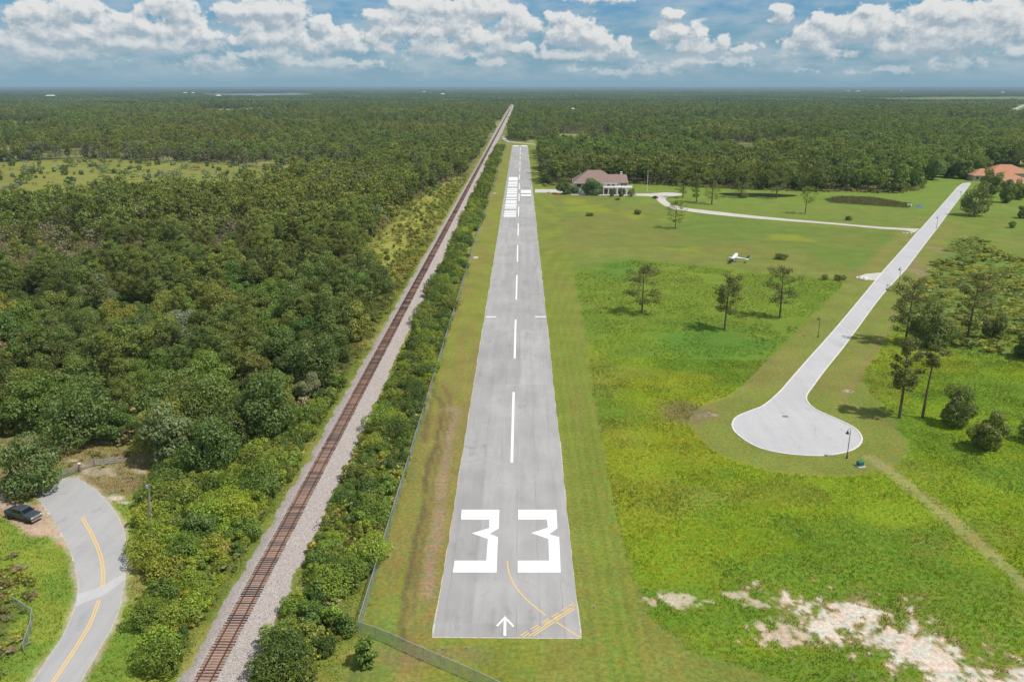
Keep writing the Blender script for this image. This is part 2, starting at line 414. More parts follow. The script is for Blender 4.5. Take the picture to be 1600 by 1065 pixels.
    for i in range(0, len(bands), 3):                       # three elevation bands per curve node
        fc = q.node('ShaderNodeRGBCurve', {1: a01}); cm = fc.mapping
        for ch in range(3):
            c0 = cm.curves[ch]; ys = cov(az, bands[i + ch]); xs = (az - AZ0) / (AZ1 - AZ0)
            while len(c0.points) < len(xs): c0.points.new(0.5, 0.5)
            for pt, x_, y_ in zip(c0.points, xs, ys): pt.location = (float(x_), float(y_)); pt.handle_type = 'VECTOR'
        cm.update()
        dv = q.node('ShaderNodeVectorMath', {0: el, 1: tuple(float(b) for b in bands[i:i + 3])}, operation='SUBTRACT').outputs[0]
        dv = q.node('ShaderNodeVectorMath', {0: dv}, operation='ABSOLUTE').outputs[0]
        dv = q.node('ShaderNodeVectorMath', {0: dv, 1: (-1 / step,) * 3, 2: (1, 1, 1)}, operation='MULTIPLY_ADD').outputs[0]
        dv = q.node('ShaderNodeVectorMath', {0: dv, 1: (0, 0, 0)}, operation='MAXIMUM').outputs[0]
        m_ = q.node('ShaderNodeVectorMath', {0: fc.outputs[0], 1: dv}, operation='DOT_PRODUCT').outputs['Value']
        total = m_ if total is None else q.math('ADD', total, m_)
    # the rest of the sky: the same kind of cloud without a plan
    n_out = q.noise(q.node('ShaderNodeMapping', {0: vec, 3: (1.0, 2.2, 1), 1: (3.1, 1.7, 0)}).outputs[0], 5.0, 2, 0.5)
    gen = q.mapr(n_out, 0.40, 0.62)
    e0 = q.node('ShaderNodeSeparateXYZ', {0: vec})
    outm = q.math('MAXIMUM', q.mapr(e0.outputs[1], 0.118, 0.135), q.mapr(q.math('ABSOLUTE', e0.outputs[0]), 0.60, 0.66))
    gen = q.math('MULTIPLY', q.math('MULTIPLY', gen, outm), q.mapr(e0.outputs[1], 0.02, 0.05))
    total = q.math('MAXIMUM', total, gen)
    n1 = q.noise(wv, 42.0, 6, 0.68)
    bil = q.math('ABSOLUTE', q.math('SUBTRACT', q.noise(wv, 70.0, 2, 0.5), 0.5))
    d = q.math('ADD', total, q.math('MULTIPLY', q.math('SUBTRACT', n1, 0.5), 1.15))
    d = q.math('SUBTRACT', d, q.math('MULTIPLY', bil, 0.55))
    q.l.new(d, go.inputs[0])
    dirv = t.node('ShaderNodeNewGeometry').outputs['Incoming']
    dirv = t.node('ShaderNodeVectorMath', {0: dirv}, operation='SCALE'); dirv.inputs['Scale'].default_value = -1.0
    dirv = t.node('ShaderNodeTexCoord').outputs['Generated']
    sp = t.node('ShaderNodeSeparateXYZ', {0: dirv})
    az_ = t.math('ARCTAN2', sp.outputs[0], sp.outputs[1]); el_ = t.math('ARCSINE', sp.outputs[2])
    v = t.node('ShaderNodeCombineXYZ', {0: az_, 1: el_}).outputs[0]
    def dens(vec_):
        n = t.node('ShaderNodeGroup', node_tree=g); t.l.new(vec_, n.inputs[0]); return n.outputs[0]
    d0 = dens(v)
    d1 = dens(t.node('ShaderNodeVectorMath', {0: v, 1: (0.004, 0.0075, 0)}, operation='ADD').outputs[0])
    alpha = t.node('ShaderNodeMapRange', {0: d0, 1: 0.28, 2: 0.58}, interpolation_type='SMOOTHSTEP').outputs[0]
    lit = t.math('ADD', t.math('SUBTRACT', d0, d1), t.math('MULTIPLY', d0, -0.16))
    shade = t.mapr(lit, -0.38, 0.20)
    ccol = t.mixc(shade, (3.7, 4.5, 5.2), (7.6, 7.7, 7.6))
    # far low clouds sink into the air near the horizon
    low = t.mapr(el_, 0.012, 0.065)
    skyc = t.mixc(1.0, sky.outputs[0], (0.30, 0.63, 0.93), 'MULTIPLY')
    hz = t.mapr(el_, 0.015, 0.11, 1.0, 0.0)
    air = (2.45, 3.95, 4.95)
    skyc = t.mixc(hz, skyc, air)
    alpha = t.math('MULTIPLY', alpha, t.mapr(el_, 0.006, 0.058, 0.22, 0.96))
    # thin veil between the cumulus
    veil = t.mapr(t.noise(t.node('ShaderNodeMapping', {0: v, 3: (1, 3.2, 1)}).outputs[0], 14.0, 3, 0.6), 0.36, 0.66, 0.0, 0.60)
    veil = t.math('MULTIPLY', veil, t.mapr(el_, 0.004, 0.022))
    c1 = t.mixc(veil, skyc, (4.6, 5.5, 6.1))
    c = t.mixc(alpha, c1, ccol)
    bg = t.node('ShaderNodeBackground', {0: c, 1: 0.1})
    t.node('ShaderNodeOutputWorld', {0: bg.outputs[0]})
build_world()

# ================================================================== plan of the place (metres; runway runs along +Y)
RX0, RX1, RY0, RY1 = -10.75, 7.55, 83.4, 968.0              # runway
RAILX = -36.1
BX0, BX1 = -39.25, -31.4                                    # ballast foot
def fence_x(y): return -20.2 + 1.9 * np.clip((np.asarray(y, float) - 330) / 630, 0, 1)
FENCE_Y0, FENCE_Y1 = 84.2, 950.0
ROADL = np.concatenate([smooth_line(PL([(40, 1085), (71.9, 1033), (99.8, 991), (116.6, 951), (123, 919), (120, 895), (112, 863.6), (96, 831.6), (80, 804), (58, 775)]), 5),
                        PL([(74, 762), (92, 751), (107, 746.5), (120, 746)]),
                        smooth_line(PL([(148, 764), (172, 790), (188, 816), (195, 840), (196.5, 880), (195, 903), (188, 943), (176, 975), (156, 1011), (128, 1059), (115, 1085)]), 5)])
CUL = np.concatenate([PL([(1516, 285), (1505, 286.7), (1497, 292), (1470, 323), (1440, 357), (1432, 365), (1416, 384)]),
    smooth_line(PL([(1383.8, 420), (1317, 501), (1269.5, 555), (1242.5, 585.6), (1219, 612.6), (1195, 633), (1175, 641.5), (1154.6, 650), (1146, 660), (1148, 672), (1165, 687),
     (1188, 699), (1215.5, 706), (1249, 710), (1283, 711), (1310, 708), (1334, 700.5), (1345, 688.7), (1342, 677), (1330, 666), (1303, 653), (1276, 641), (1263, 631),
     (1258.7, 619), (1269.5, 602.5), (1290, 575), (1317, 541.7), (1347, 501), (1377.7, 460.5), (1415, 420)]), 4),
    PL([(1443, 383), (1464, 356), (1485, 327.6), (1506, 300.6), (1516, 287)])])
DRIVE = np.concatenate([smooth_line(PL([(1437, 357.5), (1375, 354.5), (1300, 348), (1200, 339.3), (1120, 330.5), (1070, 324.5), (1050, 318.5), (1040, 312), (1045, 307.5), (1064, 305.3), (1062.5, 302.3), (1040, 300.7), (1017.5, 302.3), (992, 302.6)]), 3),
    smooth_line(PL([(992, 305.8), (1020, 307.5), (1030, 316), (1045, 324.5), (1070, 329.5), (1120, 335.7), (1200, 343), (1300, 350.5), (1375, 357.3), (1412, 359.5), (1428, 364)]), 3)])
APRON = np.concatenate([PL([(836, 295.5), (890, 296.2), (893, 301), (993, 302.3), (993, 306), (893, 304.5), (890, 301.3), (836, 301)])])
DIRTPAD = PL([(-120, 775), (0, 783), (38, 785), (70, 792), (85, 806), (97, 832), (106, 851), (92, 850), (75, 838), (55, 835), (40, 825), (20, 808), (0, 800), (-120, 785)])
TAXI = PL([(836, 375), (895, 380), (995, 387.5), (1120, 399), (1220, 410), (1345, 426), (1383, 424), (1345, 438), (1220, 421), (1070, 409), (945, 400), (877, 391), (841, 390)])
OPEN_R = np.concatenate([[(-20.3, 20), (-20.3, 330), (-18.4, 960)], PL([(800, 221.5), (872, 227.5), (838, 231), (849, 292), (890, 287), (985, 287), (1040, 290), (1180, 297), (1300, 300), (1400, 302), (1432, 297), (1442, 285), (1440, 276), (1460, 270), (1530, 272), (1545, 262), (1600, 262), (1800, 264), (2300, 1300)])])
OPEN_L = PL([(-400, 1300), (-400, 690), (0, 690), (60, 692), (185, 697), (225, 715), (262, 735), (228, 760), (215, 850), (205, 920), (240, 1000), (280, 1065), (310, 1300)])
SHRUB_L = PL([(262, 735), (330, 722), (400, 690), (480, 645), (545, 585), (568, 590), (420, 850), (285, 1075), (280, 1110), (236, 1110), (232, 1040), (222, 985), (205, 925), (205, 860), (222, 800), (238, 760)])
CLEAR = [PL([(-300, 262), (0, 254), (130, 247), (260, 253), (380, 259), (465, 263), (472, 276), (400, 303), (330, 318), (230, 310), (120, 326), (0, 338), (-300, 350)]),
         PL([(-150, 190), (55, 190), (95, 194), (60, 204), (-150, 206)]), PL([(310, 171), (470, 168.5), (478, 175), (380, 181), (320, 181)]),
         PL([(1360, 154), (1480, 152), (1800, 151), (1800, 159), (1480, 160.5), (1360, 160)]), PL([(1568, 183), (1582, 168), (1600, 160), (1800, 158), (1800, 190), (1600, 186)]),
         PL([(300, 145.5), (480, 146), (500, 151), (400, 153.5), (320, 151)]), PL([(890, 180), (895, 172), (899, 172), (897, 181)]), PL([(660, 145), (720, 144.5), (720, 146), (660, 146.5)]),
         PL([(1100, 154), (1280, 153), (1280, 154.5), (1100, 155.5)]), PL([(150, 152), (250, 151), (250, 153), (150, 154)])]
PALMET_L = PL([(560, 405), (600, 360), (640, 318), (700, 285), (722, 283), (690, 335), (640, 420), (600, 445)])
SCRUB_R = PL([(1405, 470), (1440, 440), (1460, 410), (1490, 378), (1530, 372), (1580, 400), (1700, 430), (1800, 600), (1600, 560), (1520, 550), (1440, 545)])
SANDP = PL([(1232, 935), (1270, 930), (1330, 945), (1400, 960), (1460, 990), (1500, 1005), (1550, 1010), (1600, 1050), (1640, 1120), (1480, 1120), (1420, 1065), (1380, 1020), (1320, 1000), (1260, 985)])
TRAIL = PL([(1360, 715), (1400, 742), (1470, 800), (1540, 858), (1600, 910), (1680, 990)])
LUSH = PL([(905, 420), (985, 405), (1340, 440), (1300, 500), (1235, 570), (1190, 615), (1130, 640), (1110, 665), (1130, 690), (1200, 716), (1300, 728), (1370, 722), (1395, 700), (1400, 660),
           (1340, 590), (1400, 500), (1700, 520), (1900, 1300), (1380, 1300), (1250, 1075), (1080, 1020), (1015, 970), (985, 900), (965, 830), (945, 730), (915, 540), (893, 430)])
MIDF = PL([(880, 300), (1040, 315), (1200, 350), (1412, 362), (1350, 428), (1220, 407), (1000, 385), (880, 374)])
DARKG = PL([(1018, 515), (1080, 503), (1150, 515), (1215, 532), (1205, 550), (1165, 572), (1120, 578), (1075, 568), (1035, 545)])
DARKG2 = PL([(925, 412), (960, 404), (1005, 408), (1000, 424), (960, 436), (930, 432)])
REEDS = PL([(1288, 312), (1310, 307), (1360, 308), (1422, 318), (1420, 325), (1360, 321), (1300, 317)])
POND = smooth_line(PL([(1120, 303.0), (1132, 301.5), (1160, 301.5), (1200, 302.2), (1232, 304), (1246, 305.5), (1234, 307.5), (1205, 308.6), (1190, 307.4), (1165, 307.8), (1140, 306), (1120, 303.1)]), 4)[:-1]

def ground_z(x, y):                                         # gentle relief; flat under everything that is built
    return 0.0 * x

def glade(x, y): return sstep(0.60, 0.66, fbm(x * 0.8, y * 0.45, 38, 910, 3))
def lerp3(c, k, d): return c * (1 - k[..., None]) + np.array(d) * k[..., None]
def zone_color(x, y):
    """what grows where: base albedo of the ground cover at (x, y)"""
    x = np.asarray(x, float); y = np.asarray(y, float)
    nA = fbm(x, y, 26, 1); nB = fbm(x, y, 7, 2); nC = fbm(x, y, 70, 3); nD = fbm(x, y, 2.2, 4, 3)
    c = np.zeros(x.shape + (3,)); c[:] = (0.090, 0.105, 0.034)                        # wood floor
    c = lerp3(c, sstep(0.45, 0.7, nA), (0.19, 0.185, 0.058)); c = lerp3(c, sstep(0.62, 0.75, nB) * 0.6, (0.25, 0.20, 0.12))
    c = lerp3(c, glade(x, y) * 0.9, (0.235, 0.235, 0.075))
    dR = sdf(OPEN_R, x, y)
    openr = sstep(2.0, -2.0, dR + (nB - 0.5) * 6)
    # --- open grass on the right and around the runway
    g = np.zeros_like(c); g[:] = (0.140, 0.188, 0.034)
    g = lerp3(g, sstep(0.35, 0.65, nA), (0.160, 0.180, 0.040))
    g = lerp3(g, sstep(0.4, 0.75, nC) * 0.5, (0.145, 0.205, 0.036))
    g = lerp3(g, sstep(0.58, 0.78, nB) * 0.45, (0.235, 0.195, 0.075))
    lush = sstep(0.6, -1.2, sdf(LUSH, x, y) + (nD - 0.5) * 1.6)
    lg = np.zeros_like(c); lg[:] = (0.175, 0.245, 0.016)
    lg = lerp3(lg, sstep(0.42, 0.62, fbm(x, y, 15, 8)), (0.128, 0.205, 0.020))
    lg = lerp3(lg, sstep(0.50, 0.68, fbm(x, y, 32, 9)), (0.215, 0.250, 0.020))
    lg = lerp3(lg, sstep(0.56, 0.76, fbm(x + 60, y, 20, 10)) * 0.5, (0.180, 0.190, 0.040))
    lg = lerp3(lg, sstep(0.0, 0.5, (y - 165) / 120.0) * 0.72, (0.132, 0.190, 0.028))
    g = lerp3(g, lush, (0, 0, 0)) + lg * lush[..., None]
    mf = sstep(2, -2, sdf(MIDF, x, y))
    mg = np.zeros_like(c); mg[:] = (0.128, 0.182, 0.034); mg = lerp3(mg, sstep(0.45, 0.7, fbm(x, y, 45, 12)), (0.165, 0.176, 0.042))
    mg = lerp3(mg, sstep(0.55, 0.75, fbm(x, y, 30, 13)) * 0.7, (0.225, 0.250, 0.026))
    g = lerp3(g, mf, (0, 0, 0)) + mg * mf[..., None]
    far = sstep(400, 520, y) * (x > 60)
    g = lerp3(g, far * 0.7, (0.150, 0.225, 0.036))
    for poly, k in ((DARKG, 0.75), (DARKG2, 0.5)):
        g = lerp3(g, sstep(5.5, -6.5, sdf(poly, x, y) + (nB - 0.5) * 16) * k, (0.075, 0.170, 0.024))
    # mown strips: runway sides, taxi strip, verge of the roads
    verge = sstep(1.0, -1.0, np.abs(x + 1.6) - 21.5 + (nB - 0.5) * 1.2 - 5 * (x > 0) * sstep(400, 900, y)) * (lush < 0.5)
    vg = np.zeros_like(c); vg[:] = (0.182, 0.212, 0.036)
    st = 0.5 + 0.5 * np.sin(x * 2 * np.pi / 1.75 + 2 * vnoise(x, y, 60, 21))
    vg = lerp3(vg, st * 0.75 * (x > RX1), (0.135, 0.180, 0.030)); vg = lerp3(vg, st * 0.4 * (x < RX0), (0.235, 0.190, 0.062))
    vg = lerp3(vg, sstep(0.45, 0.7, fbm(x * 3, y * 0.3, 12, 22)) * np.where(x > 0, 0.3, 0.75), (0.215, 0.170, 0.060))
    g = lerp3(g, verge, (0, 0, 0)) + vg * verge[..., None]
    tx = sstep(1.0, -1.5, sdf(TAXI, x, y))
    g = lerp3(g, tx * 0.85, (0.180, 0.190, 0.046)); g = lerp3(g, tx * sstep(0.5, 0.7, nB) * 0.6, (0.150, 0.180, 0.038))
    dC = sdf(CUL, x, y)
    rim = sstep(9.0, 7.0, dC + (nB - 0.5) * 1.5) * (y < 420)
    rg = np.zeros_like(c); rg[:] = (0.158, 0.195, 0.038); rg = lerp3(rg, sstep(0.4, 0.7, nA) * 0.55, (0.195, 0.178, 0.055))
    rg = lerp3(rg, (0.5 + 0.5 * np.sin(dC * 2 * np.pi / 1.6)) * 0.3, (0.225, 0.185, 0.06))
    g = lerp3(g, rim, (0, 0, 0)) + rg * rim[..., None]
    ring = np.exp(-((dC - 7.7 - (nB - 0.5)) / 0.5) ** 2) * (y < 300) * (0.4 + 0.6 * sstep(0.35, 0.6, nA))
    g = lerp3(g, ring * 0.55, (0.22, 0.155, 0.08))
    # tyre ruts and bare strip left of the runway
    for pts, w, k, cc in (([(668, 612), (690, 630), (683, 690), (668, 730), (663, 800), (650, 840), (640, 900), (630, 950), (628, 1000)], 0.5, 0.7, (0.10, 0.07, 0.045)),
                          ([(690, 600), (702, 625), (694, 690), (680, 730), (672, 800), (660, 850), (652, 900), (643, 960)], 0.4, 0.5, (0.12, 0.09, 0.055)),
                          ([(700, 640), (714, 640), (700, 700), (690, 760), (683, 830), (673, 880), (668, 930)], 0.9, 0.75, (0.27, 0.19, 0.13)),
                          ([(680, 590), (668, 640), (664, 690)], 0.7, 0.6, (0.10, 0.075, 0.045))):
        l = smooth_line(PL(pts), 5)
        dd = ldist(l, x + (nD - 0.5) * 0.9, y)
        g = lerp3(g, sstep(w * 1.6, w * 0.3, dd) * k * sstep(0.25, 0.5, nB + 0.12), cc)
    gl = ((x > -20) & (x < RX0) & (y < 110)).astype(float) * sstep(-14.0, -16.0, x) * sstep(100, 90, y + 10 * nA)
    g = lerp3(g, gl * 0.6, (0.135, 0.195, 0.040))
    brown = sstep(3.0, 0.0, np.abs(y - (RY0 - 3.5) - (nB - 0.5) * 6)) * sstep(-1, -6, x) * (x > -19)
    g = lerp3(g, brown * 0.5, (0.21, 0.16, 0.09))
    # pond bank, reed bed
    g = lerp3(g, sstep(2, -2, sdf(REEDS, x, y)), (0.055, 0.060, 0.030))
    g = lerp3(g, sstep(8, 0, np.abs(sdf(REEDS, x, y))) * 0.4, (0.10, 0.17, 0.03))
    # bare sand, worn trail
    sm = sdf(SANDP, x, y)
    su, sw = x * 0.75 + y * 0.66, (y * 0.75 - x * 0.66) * 1.7
    sn = 0.34 * fbm(su, sw, 6.5, 31, 3) + 0.38 * fbm(su, sw, 1.6, 32, 3) + 0.28 * fbm(x, y, 0.6, 33, 2)
    ridge = np.exp(-(ldist(PL([(1225, 935), (1255, 942), (1330, 955), (1390, 990), (1440, 1025), (1500, 1060), (1530, 1090)]), x, y) / 2.4) ** 2)
    sk = sstep(0.525, 0.61, sn + 0.10 * ridge - 0.05 * np.clip(sm / 2.0, -0.8, 9))
    g = lerp3(g, sstep(0.40, 0.55, sn + 0.10 * ridge - 0.05 * np.clip(sm / 2.0, -0.8, 9)) * 0.75, (0.26, 0.20, 0.10))
    g = lerp3(g, sk, (0.54, 0.475, 0.415))
    for (px, py, r) in ((1058, 938, 1.6), (1045, 937, 0.8), (1152, 931, 1.0), (1182, 940, 0.9), (1222, 990, 2.0), (1190, 975, 0.9), (1106, 648, 1.3), (1328, 610, 0.6), (1215, 990, 1.4)):
        cx, cy_ = P(px, py); g = lerp3(g, sstep(1.0, 0.6, np.hypot((x - cx) / 2.0, y - cy_) / r + (fbm(x, y, 0.9, 34, 3) - 0.5) * 3.0) * 0.8, (0.46, 0.37, 0.30))
    g = lerp3(g, sstep(1.3, 0.5, np.abs(ldist(TRAIL, x, y) - 0.5) + (nB - 0.5) * 1.8) * 0.55, (0.29, 0.25, 0.12))
    px_, py_ = P(1070, 648); g = lerp3(g, sstep(1.0, 0.3, np.hypot((x - px_) / 7, (y - py_) / 8) + (nB - 0.5)) * 0.75, (0.17, 0.14, 0.07))
    for (px, py) in ((1425, 412), (1440, 428), (1470, 392)):
        cx, cy_ = P(px, py); g = lerp3(g, sstep(1.0, 0.3, np.hypot((x - cx) / 5, (y - cy_) / 14) + (nB - 0.5)) * 0.6, (0.25, 0.19, 0.12))
    sr = sstep(4, -4, sdf(SCRUB_R, x, y)); g = lerp3(g, sr * 0.6, (0.115, 0.180, 0.036))
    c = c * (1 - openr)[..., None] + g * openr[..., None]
    # --- railway corridor
    rl = sstep(1, -1, np.abs(x + 30.5) - 10.5 - 3.5 * (nB - 0.3))
    rc = np.zeros_like(c); rc[:] = (0.145, 0.185, 0.036); rc = lerp3(rc, sstep(0.4, 0.7, nB), (0.225, 0.225, 0.055)); rc = lerp3(rc, sstep(0.55, 0.75, nA) * 0.6, (0.29, 0.24, 0.12))
    rl = rl * (x < fence_x(y) + 0.3)
    c = c * (1 - rl)[..., None] + rc * rl[..., None]
    pm = sstep(5, -5, sdf(PALMET_L, x, y)); c = lerp3(c, pm, (0.26, 0.26, 0.06))
    # --- bottom left: grass by the road, thicket
    ol = sstep(1.5, -1.5, sdf(OPEN_L, x, y) + (nB - 0.5) * 3)
    og = np.zeros_like(c); og[:] = (0.150, 0.225, 0.034); og = lerp3(og, sstep(0.4, 0.65, nB), (0.215, 0.265, 0.042))
    up = sstep(112, 122, y + 6 * (nA - 0.5)); og = lerp3(og, up * sstep(0.35, 0.6, nB) * 0.85, (0.235, 0.175, 0.105)); og = lerp3(og, up * sstep(0.6, 0.75, fbm(x, y, 4, 41)) * 0.8, (0.42, 0.35, 0.28))
    lowl = sstep(0, -4, sdf(PL([(-300, 850), (0, 862), (40, 900), (48, 950), (30, 1010), (-10, 1065), (-300, 1300)]), x, y) + (nB - .5) * 4); og = lerp3(og, lowl * 0.75, (0.105, 0.095, 0.045))
    c = c * (1 - ol)[..., None] + og * ol[..., None]
    dp = sdf(DIRTPAD, x, y); dpk = sstep(0.8, -0.4, dp + (nD - 0.5) * 2.2 + (nB - .5) * 1.5)
    dirt = np.zeros_like(c); dirt[:] = (0.44, 0.32, 0.24); dirt = lerp3(dirt, sstep(0.4, 0.65, fbm(x, y * 2, 5, 51)), (0.33, 0.20, 0.14)); dirt = lerp3(dirt, sstep(0.5, 0.7, nD) * 0.5, (0.52, 0.43, 0.36))
    c = c * (1 - dpk)[..., None] + dirt * dpk[..., None]
    for (px, py, r) in ((180, 778, 1.3), (192, 785, 0.8), (15, 672, 2.5), (40, 668, 1.5), (165, 690, 1.5)):
        cx, cy_ = P(px, py); c = lerp3(c, sstep(1.0, 0.4, np.hypot((x - cx) / 1.7, y - cy_) / r + (nD - 0.5) * 1.4) * 0.85, (0.55, 0.47, 0.40))
    dRd = sdf(ROADL, x, y)
    c = lerp3(c, sstep(0.9, 0.2, dRd + (nD - 0.5) * 1.3) * (dRd > -1) * 0.8, (0.42, 0.35, 0.27))
    # --- clearings and far fields
    for i, poly in enumerate(CLEAR):
        d = sdf(poly, x, y); s_ = 8 if i == 0 else 25
        f = sstep(s_, -s_, d + (nC - 0.5) * s_)
        cc = [(0.195, 0.200, 0.046), (0.28, 0.29, 0.08), (0.20, 0.21, 0.07), (0.19, 0.22, 0.10), (0.17, 0.21, 0.05), (0.2, 0.24, 0.22), (0.4, 0.38, 0.3), (0.2, 0.22, 0.15), (0.2, 0.24, 0.14), (0.2, 0.22, 0.14)][i]
        c = c * (1 - f)[..., None] + (np.array(cc) * (0.8 + 0.4 * nA)[..., None]) * f[..., None]
    return np.clip(c, 0.002, 0.9)

# ------------------------------------------------------------------ ground sheet
def build_ground():
    k = 0.0046
    r = 50 * np.exp(np.arange(int(math.log(1500 / 50) / k) + 1) * k); th = np.arange(-0.86, 0.86, k * 0.95)
    R, T = np.meshgrid(r, th, indexing='ij')
    X, Y = R * np.sin(T), R * np.cos(T)
    V1 = np.stack([X, Y, 0 * X], -1).reshape(-1, 3)
    a, b = R.shape
    i, j = np.meshgrid(np.arange(a - 1), np.arange(b - 1), indexing='ij'); q = (i * b + j).ravel()
    F1 = np.stack([q, q + 1, q + b + 1, q + b], 1)[:, ::-1]
    # wide disc below it, out to the horizon
    r2 = np.concatenate([[0.5, 30], 60 * np.exp(np.arange(0, 208) * 0.03)]); r2 = r2[r2 < 30000]; th2 = np.linspace(-math.pi, math.pi, 361)[:-1]
    R2, T2 = np.meshgrid(r2, th2, indexing='ij'); X2, Y2 = R2 * np.sin(T2), R2 * np.cos(T2)
    V2 = np.stack([X2, Y2, np.full_like(X2, -0.3)], -1).reshape(-1, 3)
    a2, b2 = R2.shape
    i, j = np.meshgrid(np.arange(a2 - 1), np.arange(b2), indexing='ij'); jn = (j + 1) % b2
    F2 = np.stack([i * b2 + j, i * b2 + jn, (i + 1) * b2 + jn, (i + 1) * b2 + j], -1).reshape(-1, 4)[:, ::-1] + len(V1)
    V = np.concatenate([V1, V2]); Fq = np.concatenate([F1, F2])
    me = mesh_np('ground', V, Fq, [M['ground']], smooth=True)
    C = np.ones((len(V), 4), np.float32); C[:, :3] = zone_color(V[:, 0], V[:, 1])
    at = me.color_attributes.new('Col', 'FLOAT_COLOR', 'POINT'); at.data.foreach_set('color', C.ravel())
    tag(link('ground', me), kind='structure')
build_ground()

# ------------------------------------------------------------------ runway and its markings
def jitter_edge(pts, amp, step=1.5, seed=0):
    out = []
    pts = [np.array(p, float) for p in pts]
    for a, b in zip(pts, pts[1:] + pts[:1]):
        n = max(1, int(np.linalg.norm(b - a) / step)); t = (b - a) / (np.linalg.norm(b - a) + 1e-9); nn = np.array([-t[1], t[0]])
        for i in range(n):
            p = a + (b - a) * i / n
            out.append(p + nn * (0 if i == 0 else (float(fbm(p[0] * 3, p[1], 4, seed, 3)) - 0.5) * amp * 2))
    return out
def strip_mesh(name, x0, x1, y0, y1, z, mat, parent=None, kind=None, amp=0.0, step=2.0):
    ys = np.arange(y0, y1 + 0.01, step); n = len(ys)
    e0 = x0 + (fbm(0 * ys, ys, 5, 61, 3) - 0.5) * amp; e1 = x1 + (fbm(0 * ys + 50, ys, 5, 62, 3) - 0.5) * amp
    V = np.concatenate([np.stack([e0, ys, 0 * ys + z], 1), np.stack([e1, ys, 0 * ys + z], 1)])
    i = np.arange(n - 1); Fq = np.stack([i, i + n, i + n + 1, i + 1], 1)
    o = link(name, mesh_np(name, V, Fq, [mat]), parent)
    if kind: o['kind'] = kind
    return o
strip_mesh('runway_shoulder', RX0 - 0.10, RX1 + 0.10, RY0 - 0.2, RY1 + 0.3, 0.006, M['pale'], kind='structure', amp=0.4, step=0.8)
runway = strip_mesh('runway', RX0, RX1, RY0, RY1, 0.02, M['runway'], kind='structure', amp=0.06)
ZM = 0.026
def mark(name, poly, mat=None, z=ZM): return sheet(name, poly, z, mat or M['white_paint'], runway)
zz = lambda pts: PL([(400 + a / 2.506, 640 + b / 2.506) for a, b in pts])
mark('numeral', zz([(805, 391), (953, 391), (950, 464), (914, 485), (947, 498), (942, 636), (771, 636), (778, 590), (902, 590), (908, 505), (846, 483), (914, 462), (914, 429), (803, 429)]))
mark('numeral', zz([(1027, 391), (1176, 391), (1180, 464), (1147, 487), (1187, 498), (1193, 636), (1025, 636), (1025, 590), (1148, 590), (1145, 505), (1078, 482), (1143, 461), (1140, 429), (1027, 429)]))
y = 131.9; CXR = -1.55
while y < RY1 - 12:
    L = min(35.3, RY1 - 6 - y)
    w = 0.48
    x0 = CXR + 0.0006 * (y - 130)
    mark('centre_dash', [(x0 - w / 2, y), (x0 + w / 2, y), (x0 + w / 2, y + L), (x0 - w / 2, y + L)])
    y += 58.6
for a, b in (((758.7, 495), (775.3, 495)), ((836, 494.7), (853, 494.7))):
    p, q = P(*a), P(*b); mark('side_bar', [(p[0], p[1] - 0.5), (q[0], q[1] - 0.5), (q[0], q[1] + 0.5), (p[0], p[1] + 0.5)], M['worn_white'])
# bars painted at the far end
def zbar(y0, y1, side, mat):
    f = lambda yy: 260 + yy / 11.83
    (_, ya), (_, yb) = P(800, f(y1)), P(800, f(y0))
    xa, xb = ((-9.3, -2.7) if side == 'l' else (-0.2, 6.4))
    mark('painted_bar', [(xa, ya), (xb, ya), (xb, yb), (xa, yb)], mat)
for y0, y1, m in ((898, 930, 'white_paint'), (862, 882, 'white_paint'), (820, 846, 'worn_white'), (766, 781, 'white_paint'), (732, 748, 'white_paint'), (698, 722, 'white_paint'), (655, 680, 'worn_white'),
                  (632, 648, 'white_paint'), (588, 608, 'white_paint'), (540, 562, 'white_paint'), (515, 530, 'worn_white'), (482, 500, 'white_paint'), (440, 470, 'worn_white'), (404, 428, 'white_paint'),
                  (340, 372, 'worn_white'), (284, 325, 'worn_white'), (200, 262, 'white_paint')):
    zbar(y0 - 1, y1 + 1, 'l', M[m])
zbar(520, 546, 'r', M['white_paint']); zbar(435, 495, 'r', M['worn_white'])
for xa, xb in ((-9.6, -3.2), (0.0, 6.6)): mark('threshold_bar', [(xa, RY1 - 14), (xb, RY1 - 14), (xb, RY1 - 2), (xa, RY1 - 2)])
zy = lambda pts: PL([(640 + a / 5.197, 860 + b / 5.197) for a, b in pts])
mark('arrow', np.concatenate([zy([(762, 688), (765, 560), (716, 614), (703, 606), (775, 530), (850, 610), (838, 618), (785, 560), (784, 690)])]))
mark('lead_in_line', ribbon(smooth_line(zy([(793, 80), (800, 140), (815, 200), (845, 265), (895, 335), (960, 405), (1030, 465), (1105, 525)]), 5), 0.17), M['yellow_paint'])
mark('lead_in_line', ribbon(zy([(1182, 572), (1384, 704)]), 0.17), M['yellow_paint'])
for o_ in (0, 20): mark('hold_line', ribbon(zy([(968 + o_ * 1.6, 692), (1340, 448 + o_ * 1.1)]), 0.15), M['yellow_paint'])
for (a, b) in (((906, 692), (962, 656)), ((988, 640), (1050, 604)), ((1078, 588), (1136, 552)), ((1160, 540), (1214, 506)), ((1238, 492), (1286, 460)), ((1300, 452), (1336, 428))):
    mark('hold_dash', ribbon(zy([(a[0] - 6, a[1] - 4), (b[0] - 6, b[1] - 4)]), 0.14), M['yellow_paint']); mark('hold_dash', ribbon(zy([(a[0] + 10, a[1] + 10), (b[0] + 10, b[1] + 10)]), 0.14), M['yellow_paint'])

